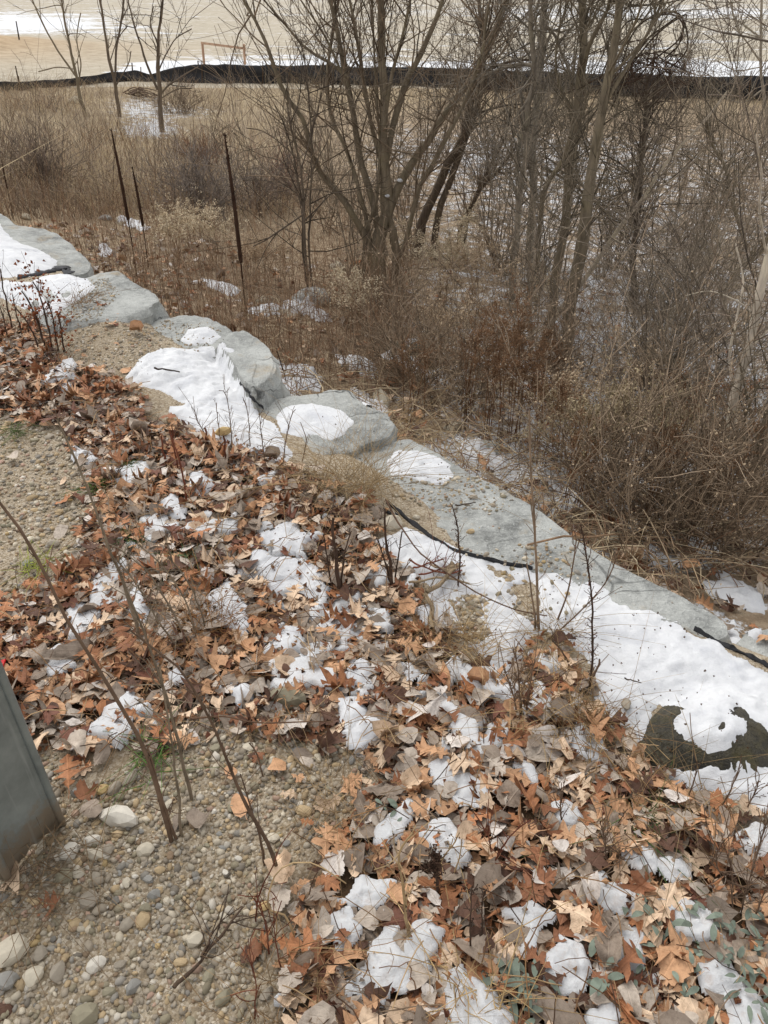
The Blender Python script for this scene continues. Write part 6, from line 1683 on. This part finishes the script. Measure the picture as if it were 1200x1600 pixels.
for lb, px, py, h, n, sp, c_, w, ar in [
    ('wiry tan grass tuft fanning out before the upper end of the longest slab', 560, 770, .30, 170, .45, lin(170, 146, 110), .0011, .07), ('second wiry tuft leaning left of the fanning tuft', 505, 760, .18, 90, .5, lin(160, 138, 106), .001, .06),
    ('tan straw tuft at the bottom between icy snow pieces', 742, 1560, .11, 50, .5, lin(190, 162, 118), .0016, .03), ('broad straw tuft with drooping blades beside the oak leaves in mid bank', 850, 1115, .12, 80, .55, lin(184, 156, 114), .0015, .06),
    ('brown grass tuft at the lower right of the straw tuft', 930, 1150, .12, 90, .5, lin(150, 122, 90), .0013, .05), ('flattened dead grass mat trailing from the foot of the metal post', 95, 1322, .11, 46, .9, lin(140, 118, 92), .0011, .06),
    ('flattened dead grass below the metal post at the left edge', 45, 1405, .11, 40, .9, lin(134, 112, 88), .0011, .05), ('rust brown grass tuft in the leaves left of the crusty patch', 330, 985, .14, 110, .55, lin(156, 116, 76), .0011, .05),
    ('fine brown grass among leaves below the tan grass tuft', 690, 1010, .12, 120, .6, lin(150, 120, 86), .0011, .08), ('straw blades at the end of the branching dead stick', 735, 1020, .14, 60, .5, lin(190, 164, 124), .0013, .04),
    ('thin grass at the gravel tongue rim near curled grey leaves', 520, 1270, .12, 80, .6, lin(156, 132, 100), .001, .05), ('dry grass fringe at the snow edge below the thorny stalk', 1040, 1245, .12, 90, .6, lin(150, 128, 96), .0012, .08),
    ('wiry blades on the snow edge right of the forked stems', 870, 1000, .10, 70, .6, lin(160, 136, 100), .0011, .06), ('dry wisp beside the lower icy snow near the gravel', 440, 1560, .12, 70, .6, lin(150, 124, 92), .001, .05),
    ('light grass wisp above the stone with oval snow cap', 640, 668, .16, 60, .4, lin(176, 146, 104), .0012, .05), ('dry wisp at the far corner of the sandy spot', 120, 480, .12, 60, .5, lin(140, 112, 84), .0014, .05),
]: tuft(lb, px, py, h, n, sp, c_, w, area=ar)
for lb, px, py, h, n, c_ in [('small bright green sprig growing under the pair of thin stalks', 245, 1192, .05, 50, lin(98, 128, 66)), ('yellow green fern-like sprig in the upper gravel', 55, 893, .05, 50, lin(168, 176, 84)), ('patch of green moss and blades beside the slim stalk', 150, 770, .035, 90, lin(86, 108, 54)),
    ('dark green blades in leaves near the fine seedy weeds', 200, 855, .04, 60, lin(74, 96, 56)), ('small green tuft in the upper left gravel corner', 28, 680, .04, 70, lin(92, 106, 62)), ('pale green blades beside the small leaf-shaped snow scrap', 292, 880, .04, 60, lin(110, 134, 96)), ('green blades between leaves below the snow streak', 205, 735, .035, 60, lin(84, 104, 58)), ('lone green blades among oak leaves near the oblong snow piece', 1010, 1300, .05, 40, lin(84, 106, 60))]:
    tuft(lb, px, py, h, n, .7, c_, .0014, 'green_sprig', 'green sprigs', .025, .4)

# grey green woolly plants: rosettes of lance-shaped leaves
def lance(n, b, L, color, area, lift=.5):
    """n lance-shaped leaves fanning from points near b."""
    s = np.linspace(0, 1, 7); wd = np.sin(np.clip(s * .95 + .05, 0, 1) ** .8 * math.pi) * .16 + .008
    bag = Bag()
    for k in range(n):
        a = R.uniform(0, 6.28); l = L * R.uniform(.6, 1.25); el = R.uniform(.1, lift + .4)
        d = np.array([math.cos(a), math.sin(a), 0]); t = np.array([-math.sin(a), math.cos(a), 0])
        o = b + np.array([R.normal(0, area), R.normal(0, area), R.uniform(.02, .05)])
        C = o + d * (s * l * math.cos(el))[:, None] + np.array([0, 0, 1]) * (s * l * math.sin(el) - .45 * l * s * s)[:, None]
        w = (wd * l)[:, None]
        rows = np.stack([C + t * w + [0, 0, .1 * l * .12], C, C - t * w + [0, 0, .1 * l * .12]], 1)
        V = rows.reshape(-1, 3)
        Q = []
        for i in range(6):
            for j in range(2): Q.append((i * 3 + j, i * 3 + j + 1, i * 3 + j + 4, i * 3 + j + 3))
        yield V, np.array(Q), color * R.uniform(.75, 1.2)
for lb, px, py, n, L, ar in [('frosty grey green plant spreading at the lower right border', 1150, 1495, 46, .034, .05), ('grey green rosette with long narrow leaves at the bottom', 815, 1555, 24, .042, .022), ('grey green sprigs between the pale oak leaf and snow plate', 1060, 1530, 18, .03, .04), ('grey green sprigs in the bottom corner beside frosty snow', 1180, 1560, 22, .032, .04), ('small grey green sprig left of the broad snow plate', 1010, 1450, 10, .045, .025), ('tiny grey green sprig beside the mounded snow piece', 935, 1530, 9, .045, .02), ('grey green leaves at the angular snow piece', 612, 1270, 7, .04, .02)]:
    b = P3(px, py)
    root = thing('woolly_plant', lb, 'plant', tuple(b), 'grey green plants in the litter')
    for V, Q, tn in lance(n, b, L, lin(120, 130, 116), ar): child('leaf', root, V, Q, None, M_GREEN, tint=tn)

# sticks
def stick(label, lines, color, lift=.02, tw=0, name='dead_stick'):
    b = P3(*lines[0][0][0])
    root = thing(name, label, 'stick', tuple(b), 'dead sticks on the bank')
    AP, AR = [], []
    for pts, w0, w1 in lines:
        W = np.array([P3(*p) + np.array([0, 0, lift + .012 * R.random()]) for p in pts])
        C = smooth_line(W, 18); dep = project(C)[2]
        r = np.linspace(w0, w1, 18) / 2 * dep / F; q = np.linspace(0, 6, 18)
        C = C + np.stack([fbm(q, q * 0 + 3, 15, 2), fbm(q, q * 0 + 9, 16, 2), .4 * fbm(q, q * 0, 17, 2)], -1) * (r * 1.6)[:, None]
        V, Q, tn = tubes(C, r * (1 + .2 * fbm(q * 2, q * 0, 18, 2)), 7, color * R.uniform(.9, 1.1)); child('branch', root, V, Q, None, M_BARK, tint=tn)
        AP.append(C); AR.append(r)
    if tw:
        g1 = grow(np.array(AP), np.array(AR), tw, .07, .0015, up=.1, tang=.6, K=5); V, Q, tn = tubes(g1[0], np.maximum(g1[1], .0007), 4, color[None] * R.uniform(.7, 1.1, (tw, 1)))
        child('twigs', root, V, Q, None, M_TWIG, 'stuff', tint=tn)
stick('branching dead stick with a pale forked end at the drift edge', [([(678, 1000), (672, 960), (668, 940), (685, 922), (712, 895)], 9, 6), ([(712, 895), (705, 900), (692, 908)], 9, 7), ([(640, 925), (690, 915), (730, 924)], 4, 3), ([(672, 895), (700, 905), (725, 898)], 3, 2)], lin(148, 130, 106), .03, 20)
stick('reddish twig bundle lying across the drift edge above the pale stick', [([(640, 890), (668, 900), (700, 908), (720, 905)], 3, 2), ([(646, 900), (676, 892), (692, 886)], 3, 2), ([(655, 912), (690, 900), (720, 892)], 3, 2)], lin(120, 72, 58), .03, 30)
stick('long thin vine stem arcing from leaves over the drift', [([(604, 800), (625, 840), (650, 880), (690, 910), (740, 945), (800, 972), (850, 985)], 3, 2)], lin(98, 76, 62), .05)
stick('slender bare twig lying across the longest slab towards the bramble', [([(822, 876), (860, 866), (910, 862), (970, 852), (1040, 850), (1110, 852), (1180, 848)], 3.5, 1.8)], lin(150, 122, 96), .06)
stick('dark forked twig lying on the lower gravel rim', [([(276, 1552), (300, 1525), (325, 1495), (352, 1460), (380, 1425)], 7, 3), ([(318, 1505), (335, 1465), (350, 1440)], 4, 2)], lin(92, 76, 64), .012, 14)
stick('short black twig on the big snow sheet', [([(245, 591), (262, 593), (282, 594)], 3, 2)], lin(60, 50, 44), .04)
stick('thin straight twig on the longest slab', [([(712, 795), (726, 793), (742, 790)], 2.5, 1.5)], lin(70, 58, 50), .004)
stick('curled brown twig on the drift left of the dark wet rock', [([(972, 1079), (985, 1082), (996, 1086)], 2.5, 1.5)], lin(74, 60, 50), .036)
stick('dead stalk across the leaves above the oval tan stone', [([(302, 1148), (350, 1142), (400, 1150), (470, 1152), (520, 1148)], 3, 2)], lin(98, 76, 60), .05)

# thin melting scraps of snow between the leaves
gx, gy = np.meshgrid(np.arange(-2.3, 1.9, .0085), np.arange(.3, 4.7, .0085))
m = fbm(gx * 4.6, gy * 4.6, 301, 4) * .8 + fbm(gx * 19, gy * 19, 305, 3) * .42 + .10 * fbm(gx * 1.2, gy * 1.2, 309, 2)
ld = np.clip(sdf(gx, gy, LEAF) / .06, 0, 1)
pxs, pys, _ = project(np.stack([gx, gy, G(gx, gy)], -1))
m = m - .345 + .10 * np.exp(-((pxs - 480) / 200) ** 2 - ((pys - 900) / 220) ** 2) - .10 * np.clip((170 - pxs) / 150, 0, 1) - .5 * (1 - ld)
on, _ = in_snow(gx, gy, .004); m[on] = -1
zz = G(gx, gy) + .024 + .009 * (1 - np.exp(-np.maximum(m, 0) * 14)) + fbm(gx * 50, gy * 50, 311, 3) * .004 - .03 * np.clip(-m / .06, 0, 1)
idx = np.arange(gx.size).reshape(gx.shape)
q = np.stack([idx[:-1, :-1], idx[:-1, 1:], idx[1:, 1:], idx[1:, :-1]], -1).reshape(-1, 4)
q = q[(m.ravel()[q] > 0).any(1)]
us = np.unique(q); mp = np.zeros(gx.size, int); mp[us] = np.arange(len(us))
c0 = np.array([0, 2, 0.])
tag(link('snow_scraps', mesh('snow_scraps', np.stack([gx, gy, zz], -1).reshape(-1, 3)[us] - c0, mp[q], None, M_ICE), None, c0), kind='stuff')
# leaf crumbs
x, y, d = scatter(9000, LEAF, .16); n = len(x)
P = np.stack([x, y, G(x, y) + .012 + R.uniform(0, .03, n)], -1)
V, T, tn = fluff(P, n, .011, lin(158, 118, 84), .001)
tn = np.repeat(np.array([PAL[k_][0] for k_ in PAL])[R.integers(0, 9, n)] * R.uniform(.7, 1.1, (n, 1)), 4, 0)
tag(link('leaf_crumbs', mesh('leaf_crumbs', V - c0, None, T, M_DRY, tn, smooth=False), None, c0), kind='stuff')

# small loose debris in the litter: stems, straw, leaf scraps
x, y, d = scatter(5200, LEAF, .12); n = len(x)
a = R.uniform(0, 6.28, n); L = R.uniform(.03, .15, n); ss = np.linspace(-.5, .5, 5)
z = G(x, y) + .035 + R.uniform(0, .03, n)
P = np.stack([x, y, z], -1)[:, None] + np.stack([np.cos(a)[:, None] * L[:, None] * ss, np.sin(a)[:, None] * L[:, None] * ss, R.normal(0, .35, (n, 1)) * L[:, None] * ss + .12 * L[:, None] * (1 - 4 * ss * ss)], -1)
P = P + np.cumsum(R.normal(0, .004, P.shape), 1)
DC = np.array([lin(120, 92, 68), lin(176, 148, 112), lin(84, 64, 50), lin(150, 116, 82), lin(132, 112, 92)])
V, Q, tn = tubes(P, np.repeat(R.uniform(.0006, .0016, (n, 1)), 5, 1), 3, DC[R.integers(0, 5, n)])
c0 = np.array([0, 2, 0.])
tag(link('stem_debris', mesh('stem_debris', V - c0, Q, None, M_DRY, tn), None, c0), kind='stuff')
x, y, d = scatter(420, LEAF, .1); n = len(x)
pts = np.stack([x, y, G(x, y) + .01], -1)
blades('litter_weeds', pts, .10, .0011, DC, .5, 5, .4)
# specks of dirt and leaf crumbs lying on the snow and slabs
sx_, sy_ = R.uniform(-1.9, 1.5, 6000), R.uniform(1.2, 4.4, 6000)
sn, sh = in_snow(sx_, sy_, -.012)
k = np.where(sn & (fbm(sx_ * 4, sy_ * 4, 44, 2) > -.1))[0][:420]
P = np.stack([sx_[k], sy_[k], tops(sx_[k], sy_[k]) + sh[k] + .004], -1)
V, T, tn = fluff(P, len(P), .0042, lin(88, 68, 52), .0005)
V = (V.reshape(-1, 4, 3) * 1.0).reshape(-1, 3)
c0 = np.array([0, 2, 0.])
tag(link('snow_crumbs', mesh('snow_crumbs', V - c0, None, T, M_DRY, tn, smooth=False), None, c0), kind='stuff')
